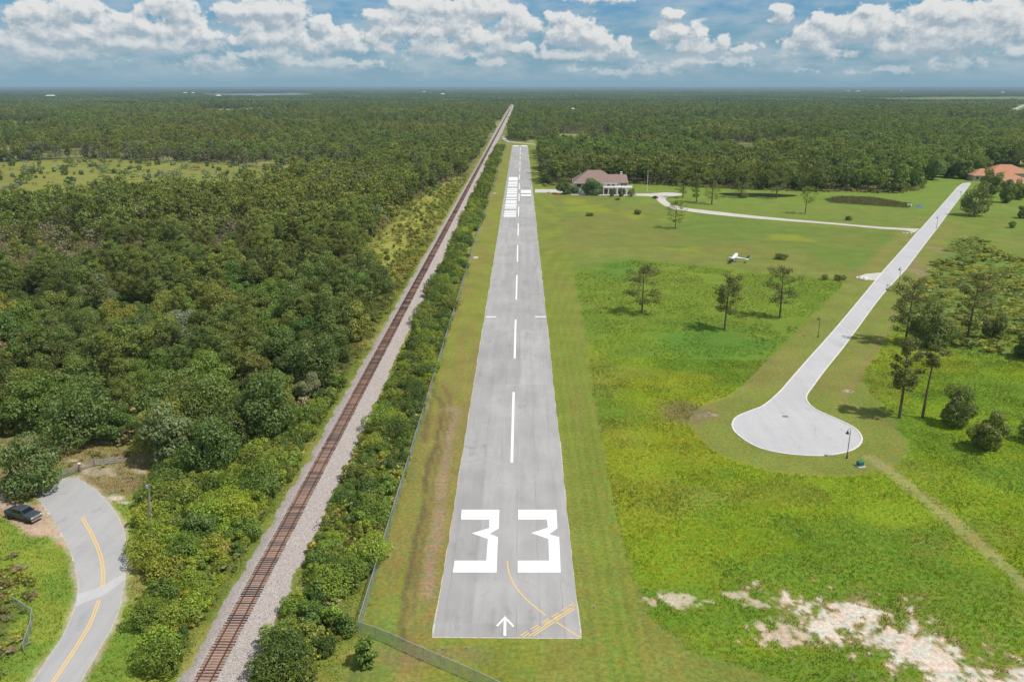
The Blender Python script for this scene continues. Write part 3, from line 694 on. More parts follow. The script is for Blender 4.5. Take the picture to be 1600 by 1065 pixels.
# ------------------------------------------------------------------ roads
def offset_poly(poly, d):
    p = np.asarray(poly, float); a = np.roll(p, 1, 0); b = np.roll(p, -1, 0)
    t = b - a; t /= np.linalg.norm(t, axis=1)[:, None] + 1e-9
    area = 0.5 * np.sum(p[:, 0] * np.roll(p[:, 1], -1) - np.roll(p[:, 0], -1) * p[:, 1])
    n = np.stack([t[:, 1], -t[:, 0]], 1) * (1 if area > 0 else -1)
    return p + n * d
road = sheet('access_road', ROADL, 0.02, M['road'], kind='structure')
tag(sheet('road_shoulder', jitter_edge(offset_poly(ROADL, 0.12), 0.5, 0.6, 7), 0.008, M['pale']), kind='structure')
lw = smooth_line(PL([(128.5, 808), (144, 836), (156, 864), (161, 891.5), (160.5, 917.5)]), 6); lw2 = smooth_line(PL([(155, 937), (140, 975), (116, 1015), (84, 1063), (60, 1095)]), 6)
for l in (lw, lw2):
    for o_ in (-0.16, 0.16):
        t_ = np.gradient(l, axis=0); t_ /= np.linalg.norm(t_, axis=1)[:, None]
        sheet('yellow_line', ribbon(l + np.stack([-t_[:, 1], t_[:, 0]], 1) * o_, 0.17), 0.03, M['yellow_paint'], road)
sheet('patched_band', jitter_edge(PL([(117, 948), (140, 938), (168, 926), (195, 905), (195.5, 893), (166, 912), (140, 922), (120, 929)]), 0.3, 0.6, 9), 0.025, M['conc'], road)
cul = sheet('cul_de_sac_road', CUL, 0.02, M['conc'], kind='structure')
M['kerb'] = simple('kerb_concrete', (0.62, 0.59, 0.55), 0.9, 0.15, 1.0)
def kerb(poly, name, parent, w=0.32, h=0.1):
    po = offset_poly(poly, w); n = len(poly); b = MB()
    V = [(x, y, 0.0) for x, y in po] + [(x, y, h) for x, y in po] + [(x, y, h) for x, y in poly] + [(x, y, 0.0) for x, y in poly]
    Fs = []
    for i in range(n):
        j = (i + 1) % n
        for k in range(3): Fs.append((k * n + i, k * n + j, (k + 1) * n + j, (k + 1) * n + i))
    b.add(V, Fs); return b.build(name, M['kerb'], parent)
CULK = np.array(CUL)
kerb(CULK, 'kerb', cul)
drain_m = simple('iron_grate', (0.05, 0.05, 0.05), 0.6)
gx, gy = P(1227, 650.5)
tag(sheet('driveway', DRIVE, 0.028, M['conc2']), kind='structure')
tag(sheet('house_apron', APRON, 0.028, M['conc2']), kind='structure')
endroad = ribbon(smooth_line(PL([(786, 212), (790, 219), (800, 222), (840, 226), (880, 228.5)]), 4), 5.0)
tag(sheet('sand_track', endroad, 0.02, M['conc2']), kind='structure')
# culvert pad by the road
tag(sheet('culvert_apron', PL([(1341, 432), (1352, 428), (1383, 425), (1370, 438), (1352, 437)]), 0.024, M['conc2']), kind='structure')
tag(sheet('pond', POND, 0.015, water_material('dark_pond_water', (0.035, 0.035, 0.022))), kind='structure')
tag(sheet('puddle', PL([(1432, 321), (1436, 319.5), (1441, 320), (1442, 324), (1437, 325.5), (1432, 324.5)]), 0.015, water_material('puddle_water', (0.06, 0.10, 0.16))), kind='structure')
tag(sheet('lake', PL([(352, 147), (430, 146.5), (482, 147.5), (490, 150), (430, 152), (385, 151.5), (345, 150)]), 2.0, water_material('lake_water', (0.10, 0.14, 0.18))), kind='structure')

# ------------------------------------------------------------------ railway
def build_railway():
    root = tag(empty('railway_track', (RAILX, 70, 0)), 'single railway track of rusty rails on pale gravel ballast left of the runway', 'railway')
    def rx(v): return v - RAILX
    ys = np.concatenate([np.arange(58, 300, 0.35), np.arange(300, 420, 0.8), np.arange(420, 1500, 4), np.arange(1500, 7500, 30)])
    nl = (fbm(0 * ys, ys, 3, 71, 3) - 0.5) * 0.8 + (fbm(0 * ys, ys, 0.9, 74, 2) - .5) * 0.5; nr = (fbm(0 * ys + 90, ys, 4, 72, 3) - 0.5) * 0.8 + (fbm(0 * ys, ys, 0.9, 75, 2) - .5) * 0.4
    wide = np.interp(ys, [0, 800, 1200, 3000], [0, 0, 2.5, 3.0])
    prof = []
    for k, (xx, z) in enumerate(((BX0, -0.02), (RAILX - 1.9, 0.42), (RAILX - 1.3, 0.47), (RAILX, 0.48), (RAILX + 1.3, 0.47), (RAILX + 1.9, 0.42), (BX1, -0.02))):
        x_ = np.full(len(ys), xx); 
        if k == 0: x_ = x_ + nl * 1.5 - wide
        if k == 6: x_ = x_ + nr * 2.0 + wide
        prof.append(np.stack([x_ - RAILX, ys - 70, np.full(len(ys), z) + (0.03 * (fbm(x_ * 9, ys, 0.9, 73, 2) - 0.5) if 0 < k < 6 else 0)], 1))
    V = np.concatenate(prof); n = len(ys); Fq = []
    i = np.arange(n - 1)
    for k in range(6): Fq.append(np.stack([k * n + i, (k + 1) * n + i, (k + 1) * n + i + 1, k * n + i + 1], 1))
    link('ballast', mesh_np('ballast', V, np.concatenate(Fq), [M['gravel']]), root)
    for s in (-1, 1):
        b = MB()
        xr = s * 0.755
        b.box((xr, 3700, 0.565), (0.15, 7460, 0.03)); b.box((xr, 3700, 0.63), (0.03, 7460, 0.10)); b.box((xr, 3700, 0.70), (0.085, 7460, 0.045))
        b.build('rail', M['rail'], root)
    meshes = [MB().box((0, 0, 0), (2.6, 0.235, 0.2)).mesh('tie', M[m], bevel=0.0) for m in ('tie_a', 'tie_b', 'tie_c')]
    r = random.Random(5); y = 73.0; k = 0; far = MB(); runlen = 0; cur = 0
    vv = []; mi = []
    while y < 2600:
        if runlen <= 0: cur = r.choice([0, 0, 2, 2, 1, 1]); runlen = r.choice([1, 1, 1, 2, 2])
        runlen -= 1
        dx, rz = r.uniform(-0.06, 0.06), r.uniform(-0.02, 0.02)
        if k < 300:
            o = link('tie', meshes[cur], root, (dx, y - 70, 0.447 + r.uniform(-0.012, 0.008))); o.rotation_euler.z = rz
        else:
            vv.append((dx, y - 70, cur)); 
        k += 1; y += 0.5 + r.uniform(-0.03, 0.03)
    vv = np.array(vv); base = np.array([(x, y, z) for x in (-1.3, 1.3) for y in (-.117, .117) for z in (-.1, .1)])
    fb = np.array([(0, 1, 3, 2), (4, 6, 7, 5), (0, 4, 5, 1), (2, 3, 7, 6), (1, 5, 7, 3)])
    V = (base[None] + np.stack([vv[:, 0], vv[:, 1], np.full(len(vv), 0.447)], 1)[:, None]).reshape(-1, 3)
    Fq = (fb[None] + 8 * np.arange(len(vv))[:, None, None]).reshape(-1, 4)
    o = link('far_ties', mesh_np('far_ties', V, Fq, [M['tie_a'], M['tie_b'], M['tie_c']], np.repeat(vv[:, 2].astype(int), 5)), root); o['kind'] = 'stuff'
build_railway()

# ------------------------------------------------------------------ chain-link fences
def chain_panel(L, H):
    b = MB(); s = 0.11; w = 0.013
    for sgn in (1, -1):
        u = -H
        while u < L:
            a0, a1 = max(u, 0), min(u + H, L)
            if a1 > a0:
                z0, z1 = a0 - u, a1 - u
                if sgn < 0: z0, z1 = H - z0, H - z1
                b.add([(a0 - w, 0, z0), (a0 + w, 0, z0), (a1 + w, 0, z1), (a1 - w, 0, z1)], [(0, 1, 2, 3)])
            u += s
    return b
def chain_fence(pts, label, H=1.85, step=3.05, group=None):
    root = tag(empty('chain_link_fence', (pts[0][0], pts[0][1], 0)), label, 'fence', group)
    pts = [np.array(p, float) for p in pts]; d = [0]
    for a, b in zip(pts, pts[1:]): d.append(d[-1] + np.linalg.norm(b - a))
    n = max(1, round(d[-1] / step)); at = np.linspace(0, d[-1], n + 1)
    S = np.stack([np.interp(at, d, [p[0] for p in pts]), np.interp(at, d, [p[1] for p in pts])], 1) - pts[0]
    step = d[-1] / n
    pm = MB().tube([(0, 0, -0.1), (0, 0, H + 0.05)], 0.042, 6).lathe([(0.05, H + 0.05), (0.03, H + 0.09), (0.0, H + 0.1)], n=6).mesh('post', M['galv'])
    cm = chain_panel(step, H - 0.05).mesh('chain_link_panel', M['galv'])
    tb = MB()
    for i in range(n + 1):
        link('post', pm, root, (S[i][0], S[i][1], 0))
        if i < n:
            o = link('chain_link_panel', cm, root, (S[i][0], S[i][1], 0.03)); v = S[i + 1] - S[i]; o.rotation_euler.z = math.atan2(v[1], v[0])
    tb.tube([(p[0], p[1], H) for p in S], 0.035, 6); tb.build('top_rail', M['galv'], root)
    return root
fy = np.arange(FENCE_Y0, FENCE_Y1, 61.0)
chain_fence([(float(fence_x(v)), v) for v in fy], 'long galvanised chain-link fence between the runway grass and the trackside bushes', step=3.3)
fc = [(float(fence_x(FENCE_Y0)) + 0.05, FENCE_Y0 - 0.4)] + [P(*q) for q in ((600, 1003), (640, 1022), (690, 1044), (745, 1068), (800, 1095))]
chain_fence(fc, 'short chain-link fence crossing the grass at the near end of the runway', step=2.6)
chain_fence([P(22, 945), P(52, 964), P(50, 985), P(38, 1018)], 'low chain-link enclosure in the weeds by the left edge of the road', H=1.3, step=2.4)

# ================================================================== vegetation
def leaf_quads(C, N, size, aspect=1.0, r=rng, tilt=0.55):
    """C centres, N preferred normals -> verts, faces of small leaf-clump quads"""
    n = len(C); N = N + r.normal(0, tilt, (n, 3)); N /= np.linalg.norm(N, axis=1)[:, None] + 1e-9
    a = np.cross(N, r.normal(0, 1, (n, 3))); a /= np.linalg.norm(a, axis=1)[:, None] + 1e-9
    b = np.cross(N, a); s = (np.asarray(size) * r.uniform(0.6, 1.3, n))[:, None] * 0.5
    # a kite rather than a square, slightly cupped
    V = np.stack([C - a * s * aspect, C - b * s * 0.75 + N * s * 0.25, C + a * s * aspect * 1.1, C + b * s * 0.75 + N * s * 0.25], 1)
    F_ = np.arange(4 * n).reshape(n, 4); return V.reshape(-1, 3), F_
def sphere_pts(n, r):
    v = r.normal(0, 1, (n, 3)); return v / np.linalg.norm(v, axis=1)[:, None]
def oak_crown(seed, R, H, z0, nl, leaf, lobes=16, flat=1.0):
    r = np.random.default_rng(seed); cs = []; hz = (H - z0) / 2
    for i in range(lobes):
        d = sphere_pts(1, r)[0]; d[2] = (d[2] + 0.15) if i % 3 else -abs(d[2]) * 0.9 - 0.1; k = r.uniform(0.38, 0.76)
        rr = R * r.uniform(0.26, 0.42)
        cs.append((d[0] * R * k, d[1] * R * k, max(z0 + rr * 0.55, z0 + hz * 0.9 + d[2] * hz * k * 1.15 * flat), rr))
    cs.append((0, 0, z0 + hz * 0.95, R * 0.5)); cs = np.array(cs)
    C = []; N = []
    per = int(nl * 1.6 / len(cs)) + 1
    for c in cs:
        d = sphere_pts(per, r); rad = c[3] * r.uniform(0.78, 1.12, (per, 1)) * np.array([1, 1, 0.82])
        C.append(c[:3] + d * rad); N.append(d)
    C = np.concatenate(C); N = np.concatenate(N)
    q = np.min(np.linalg.norm(C[:, None] - cs[None, :, :3], axis=2) / cs[None, :, 3], axis=1)
    keep = (q > 0.68) & (C[:, 2] > 0.12); C, N = C[keep], N[keep]
    if len(C) > nl: s = r.choice(len(C), nl, False); C, N = C[s], N[s]
    return leaf_quads(C, N + np.array([0, 0, 0.35]), np.full(len(C), leaf), 1.0, r), cs
def oak_trunk(seed, R, H, cs, rad):
    r = random.Random(seed); b = MB(); f = r.uniform(-0.4, 0.4) * R * 0.2
    zt = H * 0.38
    b.tube([(0, 0, -0.3), (f * 0.3, 0, zt * 0.5), (f, f * 0.4, zt)], [rad * 1.35, rad, rad * 0.75], 7)
    for c in sorted(cs.tolist(), key=lambda q: -q[3])[:6]:
        p0 = Vector((f, f * 0.4, zt * r.uniform(0.75, 1.0))); p2 = Vector(c[:3]); p1 = p0.lerp(p2, 0.5) + Vector((0, 0, R * 0.06))
        b.tube([p0, p1, p2], [rad * 0.55, rad * 0.35, rad * 0.12], 5)
    return b
def pine_tree(seed, H, R, nl, leaf, bare=0.45, spread=1.0, rad=0.2, droop=0.0, nb=26, fat=1.0, umb=False):
    r = np.random.default_rng(seed); rr = random.Random(seed); b = MB()
    lean = np.array([rr.uniform(-.03, .03), rr.uniform(-.03, .03)]) * H
    ax = lambda t: np.array([lean[0] * t * t, lean[1] * t * t, H * t])
    b.tube([ax(t) - (np.array([0, 0, .3]) if t == 0 else 0) for t in (0, .25, .5, .75, .97)], [rad * 1.3, rad, rad * .8, rad * .5, rad * .12], 6)
    C = []; N = []
    tips = []
    for i in range(nb):
        t = bare + (1 - bare) * (i + rr.random()) / nb
        u = (t - bare) / (1 - bare)
        L = R * (0.55 + 0.55 * math.sin(math.pi * min(1, 0.18 + u * 0.9))) * rr.uniform(0.45, 1.15) * (1 - 0.55 * u ** 3)
        if umb:
            if rr.random() < 0.22: continue
            L = R * (0.42 + 0.72 * math.sin(math.pi * min(1, 0.08 + u * 0.80))) * rr.uniform(0.55, 1.2) * (1 - 0.30 * u ** 4)
        an = i * 2.399 + rr.uniform(-.5, .5); p0 = ax(t)
        up = 0.15 + 0.45 * u - droop
        p1 = p0 + np.array([math.cos(an) * L, math.sin(an) * L, L * up])
        b.tube([p0, (p0 + p1) / 2 + np.array([0, 0, -0.05 * L]), p1], [rad * 0.32 * (1 - .5 * u), rad * 0.2, rad * 0.06], 4, cap=False)
        for k, f in ((1.0, 0.5), (0.72, 0.3), (0.5, 0.2)):
            if rr.random() < 0.85: tips.append((p0 + (p1 - p0) * k + np.array([rr.uniform(-.3, .3), rr.uniform(-.3, .3), 0.1]), f * spread, L))
    tips.append((ax(1.0), 0.5, R))
    w = np.array([t[1] for t in tips]); w /= w.sum(); nn = np.maximum(3, (w * nl).astype(int))
    for (c, f, L), k in zip(tips, nn):
        d = sphere_pts(k, r); rad_ = fat * (0.52 + 0.42 * f) * (R / 3.0) ** 0.7
        C.append(c + d * np.array([rad_ * 1.15, rad_ * 1.15, rad_ * 0.85]) * r.uniform(0.4, 1.1, (k, 1))); N.append(d)
    C = np.concatenate(C); N = np.concatenate(N)
    return leaf_quads(C, N * 0.6 + np.array([0, 0, 0.6]), np.full(len(C), leaf), 1.0, r, 0.7), b
def fan_palm_clump(seed, R, n):
    """saw palmetto: stiff fans of narrow blades on short stalks"""
    r = np.random.default_rng(seed); V = []; Fs = []
    for i in range(n):
        c = np.array([r.uniform(-R, R), r.uniform(-R, R), r.uniform(0.5, 1.1)]); an = r.uniform(0, 6.28); tilt = r.uniform(0.2, 0.9)
        fwd = np.array([math.cos(an) * math.cos(tilt), math.sin(an) * math.cos(tilt), math.sin(tilt)]); side = np.array([-math.sin(an), math.cos(an), 0])
        for k in range(7):
            a = (k - 3) * 0.34; d = fwd * math.cos(a) + side * math.sin(a); L = r.uniform(0.45, 0.75); w = np.cross(d, fwd + side * 0.3); w = side * math.cos(a) * 0.07 - fwd * math.sin(a) * 0.07
            b = len(V); V += [c, c + d * L * 0.6 + w, c + d * L, c + d * L * 0.6 - w]; Fs.append((b, b + 1, b + 2, b + 3))
    return np.array(V), np.array(Fs)
leafmesh = lambda n, vf, inst=False: mesh_np(n, vf[0], vf[1], [M['leafi' if inst else 'leaf']])

# ---- prototypes (meshes shared by all copies)
OAK = []
for i, (R, H) in enumerate(((5.2, 9.5), (4.4, 8.4), (6.0, 10.5), (3.8, 8.0), (5.0, 8.6), (4.6, 10.8))):
    (vf, cs) = oak_crown(100 + i, R, H, 0.35, 7800, 0.40, 26 + i)
    OAK.append((leafmesh('crown', vf), oak_trunk(100 + i, R, H, cs, 0.26).mesh('trunk', M['bark']), R, H))
PINE = []
for i, (H, R, bare) in enumerate(((16, 3.3, 0.36), (14, 3.1, 0.30), (17.5, 3.5, 0.42), (12.5, 3.0, 0.28), (15, 3.7, 0.38))):
    vf, b = pine_tree(200 + i, H, R, 3200, 0.42, bare + 0.06, nb=34, fat=1.15, umb=True)
    PINE.append((leafmesh('crown', vf), b.mesh('trunk', M['pbark']), R, H))
SHRUB = []
for i, (R, H) in enumerate(((1.9, 2.6), (1.5, 2.0), (2.4, 3.3), (1.3, 2.4), (2.0, 2.2))):
    (vf, cs) = oak_crown(300 + i, R, H, 0.1, 3200, 0.19, 16, 0.95)
    SHRUB.append((leafmesh('foliage', vf), oak_trunk(300 + i, R, H, cs, 0.07).mesh('stem', M['bark']), R, H))
PALM = [mesh_np('fronds', *fan_palm_clump(400 + i, R, n), [M['leaf']]) for i, (R, n) in enumerate(((1.2, 34), (1.6, 50), (0.9, 24)))]

GREYT = []
for i in range(2):
    vf, b = pine_tree(260 + i, 9, 3.0, 900, 0.34, 0.2, nb=26); GREYT.append((leafmesh('crown', vf), b.mesh('trunk', M['wood']), 3.0, 9))
GREYP = [PL([(-40, 440), (-40, 385), (60, 375), (160, 385), (250, 405), (200, 445), (90, 455)]), PL([(280, 375), (350, 355), (420, 365), (400, 392), (300, 395)]), PL([(740, 200), (640, 195), (560, 198), (600, 208), (700, 212)]), PL([(820, 212), (860, 202), (960, 205), (940, 216), (850, 220)]), PL([(1130, 195), (1220, 188), (1300, 196), (1200, 204)])]
def grey_zone(x, y):
    g = 0
    for p in GREYP: g = np.maximum(g, sstep(6, -6, sdf(p, x, y) + 20 * (fbm(x, y, 20, 88, 2) - 0.5)))
    return g
def tree(name, proto, loc, scale, rz, color, label, cat, group=None, parts=('crown', 'trunk'), sz=None):
    root = empty(name, (loc[0], loc[1], loc[2] if len(loc) > 2 else 0.0), rz); root.scale = (scale, scale, sz or scale); tag(root, label, cat, group)
    o = link(parts[0], proto[0], root); o.color = tuple(color) + (1,)
    if proto[1] is not None: link(parts[1], proto[1], root)
    return root
def vary(c, k=0.25, r=rng):
    f = 1 + r.uniform(-k, k); g = r.uniform(-0.12, 0.12)
    return (c[0] * f * (1 + g), c[1] * f, c[2] * f * (1 - g))

OAKC, PINEC, SHRUBC, OLIVE, SILVER, GREY = (0.145, 0.196, 0.046), (0.190, 0.238, 0.055), (0.270, 0.355, 0.047), (0.230, 0.250, 0.054), (0.225, 0.265, 0.165), (0.315, 0.285, 0.215)

# ---- where the woods are
def in_view(x, y, m=1.18):
    return (y > 30) & (np.abs(x + 0.0115 * y) < (y * CP + CAMH * SP) * 0.643 * m + 6)
def wood_mask(x, y):
    corridor = (x > -43.5 - 3.5 * fbm(0 * x, y, 24, 501, 2)) & (x < fence_x(y) + 0.5)
    m = ~corridor
    m &= sdf(OPEN_R, x, y) > 1.5
    m &= sdf(OPEN_L, x, y) > 2.0
    m &= sdf(SHRUB_L, x, y) > 0.0
    m &= sdf(PALMET_L, x, y) > 2.0
    m &= ~((glade(x, y) > 0.5) & (x < 0))
    m &= ~((glade(x, y) > 0.8) & (y > 640))
    wob = 26 * (fbm(x, y, 45, 505, 3) - 0.5)
    for i, p in enumerate(CLEAR): m &= sdf(p, x, y) + (wob * 1.6 if i == 0 else wob) > 4
    return m
def poisson_grid(x0, x1, y0, y1, s, r):
    nx, ny = int((x1 - x0) / s), int((y1 - y0) / s)
    gx, gy = np.meshgrid(np.arange(nx), np.arange(ny)); 
    return (x0 + (gx.ravel() + r.uniform(0.05, 0.95, nx * ny)) * s), (y0 + (gy.ravel() + r.uniform(0.05, 0.95, nx * ny)) * s)

r4 = np.random.default_rng(44)
def oakness(x, y):                                          # oak hammock near the road, pine flatwoods farther out
    k = sstep(300, 210, y) * (x < -20) + 0.45 * (fbm(x, y, 60, 601) > 0.6)
    return np.clip(k + 0.9 * (fbm(x, y, 25, 602, 2) - 0.5), 0, 1)
X, Y = poisson_grid(-330, -38, 105, 520, 4.9, r4)
k = in_view(X, Y) & wood_mask(X, Y); X, Y = X[k], Y[k]
dist = np.hypot(X, Y); o = np.argsort(dist); X, Y, dist = X[o], Y[o], dist[o]
isoak = r4.random(len(X)) < oakness(X, Y)
thin = (~isoak) & (fbm(X, Y, 40, 603) > 0.55) & (r4.random(len(X)) < 0.6)     # open glades
X, Y, dist, isoak = X[~thin], Y[~thin], dist[~thin], isoak[~thin]
ok = np.ones(len(X), bool)
for i in np.flatnonzero(isoak):                             # oaks are wide: keep them apart
    if ok[i]:
        j = np.flatnonzero((np.abs(X - X[i]) < 5.6) & (np.abs(Y - Y[i]) < 5.6)); d2 = (X[j] - X[i]) ** 2 + (Y[j] - Y[i]) ** 2
        ok[j[(j > i) & (d2 < np.where(isoak[j], 5.4, 3.4) ** 2)]] = False
X, Y, dist, isoak = X[ok], Y[ok], dist[ok], isoak[ok]
near_oak = np.flatnonzero(isoak)[:268]; pinex = np.flatnonzero(~isoak)[:280]
restk = np.ones(len(X), bool); restk[near_oak] = False; restk[pinex] = False
REST = (X[restk], Y[restk], isoak[restk])
for i in near_oak:
    p = OAK[r4.integers(len(OAK))]; s = r4.choice([r4.uniform(0.6, 0.9), r4.uniform(0.85, 1.18)])
    u = r4.random(); c = OAKC if u < 0.68 else (OLIVE if u < 0.78 else ((0.150, 0.235, 0.045) if u < 0.955 else SILVER))
    if u < 0.78: lab = 'dark green broadleaf tree in the dense wood left of the railway'
    elif u < 0.955: lab = 'brighter green broadleaf tree in the dense wood left of the railway'
    else: lab = 'silvery grey-green broadleaf tree in the dense wood left of the railway'
    tree('broadleaf_tree', p, (X[i], Y[i]), s, r4.uniform(0, 6.28), vary(c, 0.34, r4), lab, 'tree', lab.replace('tree', 'trees', 1).replace(' in ', ' of ', 1) if False else 'broadleaf trees of the left wood, ' + lab.split(' ')[0])
for i in pinex:
    p = PINE[r4.integers(len(PINE))]; s = r4.uniform(0.6, 0.92)
    if r4.random() < 0.75 * float(grey_zone(X[i:i + 1], Y[i:i + 1])[0]):
        tree('grey_tree', GREYT[r4.integers(2)], (X[i], Y[i]), r4.uniform(0.5, 0.85), r4.uniform(0, 6.28), vary(GREY, 0.15, r4), 'grey thin-leaved tree in the dry patch of the left wood', 'tree', 'grey trees of the left wood')
        continue
    tree('pine_tree', p, (X[i], Y[i]), s, r4.uniform(0, 6.28), vary(PINEC, 0.34, r4), 'olive green pine standing among the dense wood left of the railway', 'tree', 'pines of the left wood')

# ---- thicket shrubs: left of the railway, and between the railway and the fence
def shrub_fill(poly_test, bounds, s, limit, label, group, sc_rng, cols, r):
    X, Y = poisson_grid(*bounds, s, r); k = poly_test(X, Y); X, Y = X[k], Y[k]
    o = np.argsort(np.hypot(X, Y)); X, Y = X[o], Y[o]
    n = min(limit, len(X))
    for i in range(n):
        p = SHRUB[r.integers(len(SHRUB))]; c = cols[r.integers(len(cols))]
        tree('shrub', p, (X[i], Y[i]), r.uniform(*sc_rng), r.uniform(0, 6.28), vary(c, 0.22, r), label, 'shrub', group, ('foliage', 'stem'))
    return X[n:], Y[n:]
def strip_test(x, y):
    e = BX1 + 1.0 + 1.4 * fbm(0 * x, y, 7, 77, 2)
    return (x > e) & (x < fence_x(y) - 1.0 - 2.6 * sstep(0.5, 0.65, fbm(0 * x + 9, y, 12, 78, 2))) & in_view(x, y)
def shrubl_test(x, y): return (sdf(SHRUB_L, x, y) < -0.6) & (sdf(ROADL, x, y) > 3.2) & (x < BX0 - 1.2 - 1.6 * fbm(0 * x, y, 9, 79, 2)) & in_view(x, y)
cols1 = [SHRUBC, (0.20, 0.285, 0.040), (0.14, 0.21, 0.038), (0.225, 0.26, 0.05), (0.10, 0.16, 0.034), (0.28, 0.335, 0.055), (0.125, 0.19, 0.036)]
rx1, ry1 = shrub_fill(strip_test, (-32, -19, 66, 470, ), 2.55, 195, 'green bush in the strip between the railway ballast and the chain-link fence', 'bushes between railway and fence', (0.55, 1.45), cols1, r4)
cols2 = [(0.34, 0.43, 0.045), (0.26, 0.36, 0.042), (0.17, 0.255, 0.04), SHRUBC, (0.30, 0.36, 0.05), (0.13, 0.20, 0.036)]
rx2, ry2 = shrub_fill(shrubl_test, (-80, -38, 66, 180), 2.3, 80, 'bright green bush in the thicket between the road and the railway', 'bushes between road and railway', (0.6, 1.5), cols2, r4)

# ---- single trees that the photo singles out
def photo_tree(kind, base, top_px, width_px, color, label, name=None, sd=None, cat='tree', group=None):
    x, y = P(*base); k = pxm(x, y)
    h = (base[1] - top_px) / k / math.cos(math.atan2(CAMH * 0.9, math.hypot(x, y)) - 0) ; R = width_px / 2 / k
    proto = {'oak': OAK, 'pine': PINE, 'shrub': SHRUB}[kind]
    p = proto[(sd or 0) % len(proto)] if sd is not None else proto[r4.integers(len(proto))]
    t = tree(name or {'oak': 'broadleaf_tree', 'pine': 'pine_tree', 'shrub': 'shrub'}[kind], p, (x, y), R / p[2], r4.uniform(0, 6.28), color, label, cat, group, ('foliage', 'stem') if kind == 'shrub' else ('crown', 'trunk'), sz=h / p[3])
    return t
def lone_pine(base, top_px, width_px, seed, bare, color, label, nl=1500, nb=22, droop=0.0):
    x, y = P(*base); k = pxm(x, y); h = (base[1] - top_px) / k / 0.94; R = width_px / 2 / k * 0.82
    vf, b = pine_tree(seed, h, R, int(nl * 2.2), 0.36, bare, 1.0, max(0.16, h * 0.016), droop, int(nb * 1.35), 1.2, True)
    root = tag(empty('pine_tree', (x, y, 0)), label, 'tree')
    o = link('crown', leafmesh('crown', vf), root); o.color = tuple(color) + (1,)
    link('trunk', b.mesh('trunk', M['pbark']), root)
PC = (0.165, 0.180, 0.062)
lone_pine((1003, 489), 421, 62, 901, 0.22, PC, 'bushy pine with drooping branches, leftmost of the three pines in the open field', 2000, 30, 0.25)
lone_pine((1132, 516), 440, 54, 902, 0.34, PC, 'tall pine with a bare lower trunk, middle of the three pines in the field', 2000, 28)
lone_pine((1218, 497), 427, 54, 903, 0.30, PC, 'open-crowned pine nearest the road, rightmost of the three pines in the field', 1500, 22)
lone_pine((1055, 357), 320, 31, 904, 0.22, PINEC, 'small single pine on the lawn below the curve of the driveway', 1100)
lone_pine((1258, 334), 297, 28, 905, 0.38, PINEC, 'thin single pine between the driveway and the reed bed', 900)
for j, (b, tp, w, lab) in enumerate((((1067, 309), 268, 24, 'pine beside the driveway turning circle, left of three near the pond'), ((1088, 316), 276, 14, 'slender pine between the turning circle and the pond'),
      ((1112, 319), 272, 28, 'full pine in front of the pond at its left end'), ((1158, 309), 262, 30, 'pine growing at the pond edge, left of two behind the water'), ((1213, 310), 262, 32, 'pine growing at the right part of the pond edge'))):
    lone_pine(b, tp, w * 1.3, 910 + j, 0.16, PINEC, lab, 1600, 30)
lone_pine((1414, 537), 446, 66, 920, 0.18, PC, 'large pine on the right of the road, at the left end of its group', 2600, 34)
lone_pine((1510, 536), 437, 62, 921, 0.25, PC, 'tall pine standing right of the round leafy tree on the scrubby grass', 2200, 28)
lone_pine((1405, 653), 538, 48, 922, 0.36, PC, 'tall pine behind the cul-de-sac, left of the pair', 2200, 28)
lone_pine((1441, 653), 546, 44, 923, 0.74, PC, 'leaning bare-trunked pine with a tiny crown behind the cul-de-sac', 700, 12)
photo_tree('oak', (1456, 541), 474, 66, (0.172, 0.221, 0.067), 'round leafy tree between the two big pines right of the road', sd=0)
photo_tree('oak', (1550, 531), 488, 36, (0.184, 0.225, 0.074), 'smaller leafy tree at the right end of the pine group', sd=1)
photo_tree('oak', (1604, 560), 508, 44, (0.138, 0.191, 0.055), 'dark leafy tree cut off by the right edge of the picture', sd=3)
photo_tree('oak', (1492, 664), 602, 54, (0.161, 0.207, 0.063), 'small round-crowned tree right of the bare-trunked pine', sd=4)
photo_tree('oak', (1541, 702), 645, 56, (0.189, 0.225, 0.059), 'low rounded bushy tree, nearest on the right-hand grass', sd=1)
photo_tree('oak', (1608, 690), 655, 40, (0.138, 0.191, 0.055), 'low bush at the right picture edge level with the cul-de-sac', sd=2)
photo_tree('oak', (1521, 337), 285, 48, (0.156, 0.198, 0.055), 'big dark oak beside the far end of the straight road', sd=2)
photo_tree('oak', (1547, 308), 262, 34, (0.179, 0.236, 0.059), 'taller tree behind the big oak in front of the tiled house', sd=5)
photo_tree('oak', (1573, 317), 279, 24, (0.184, 0.247, 0.059), 'small tree on the lawn in front of the tiled roofs', sd=3)
photo_tree('oak', (1592, 312), 282, 22, (0.196, 0.259, 0.059), 'second small tree on the lawn in front of the tiled roofs', sd=1)
photo_tree('oak', (1598, 341), 318, 20, (0.143, 0.202, 0.055), 'little dark tree at the right picture edge below the tiled roofs', sd=0)
for j, (px, py, tp, w) in enumerate(((1456, 281, 243, 34), (1477, 277, 244, 32), (1489, 277, 244, 28), (1503, 279, 246, 34), (1523, 276, 244, 30), (1538, 278, 250, 26))):
    photo_tree('oak', (px, py), tp, w, vary((0.172, 0.247, 0.059), 0.1, r4), 'shade tree of the row on the lawn beyond the end of the straight road', sd=j, group='row of shade trees by the far lawn')
photo_tree('oak', (882, 303), 280, 27, (0.115, 0.175, 0.055), 'dark round tree at the left corner of the large house', sd=0)
photo_tree('oak', (924, 304.5), 280, 36, (0.127, 0.214, 0.076), 'big round tree in front of the large house', sd=4)
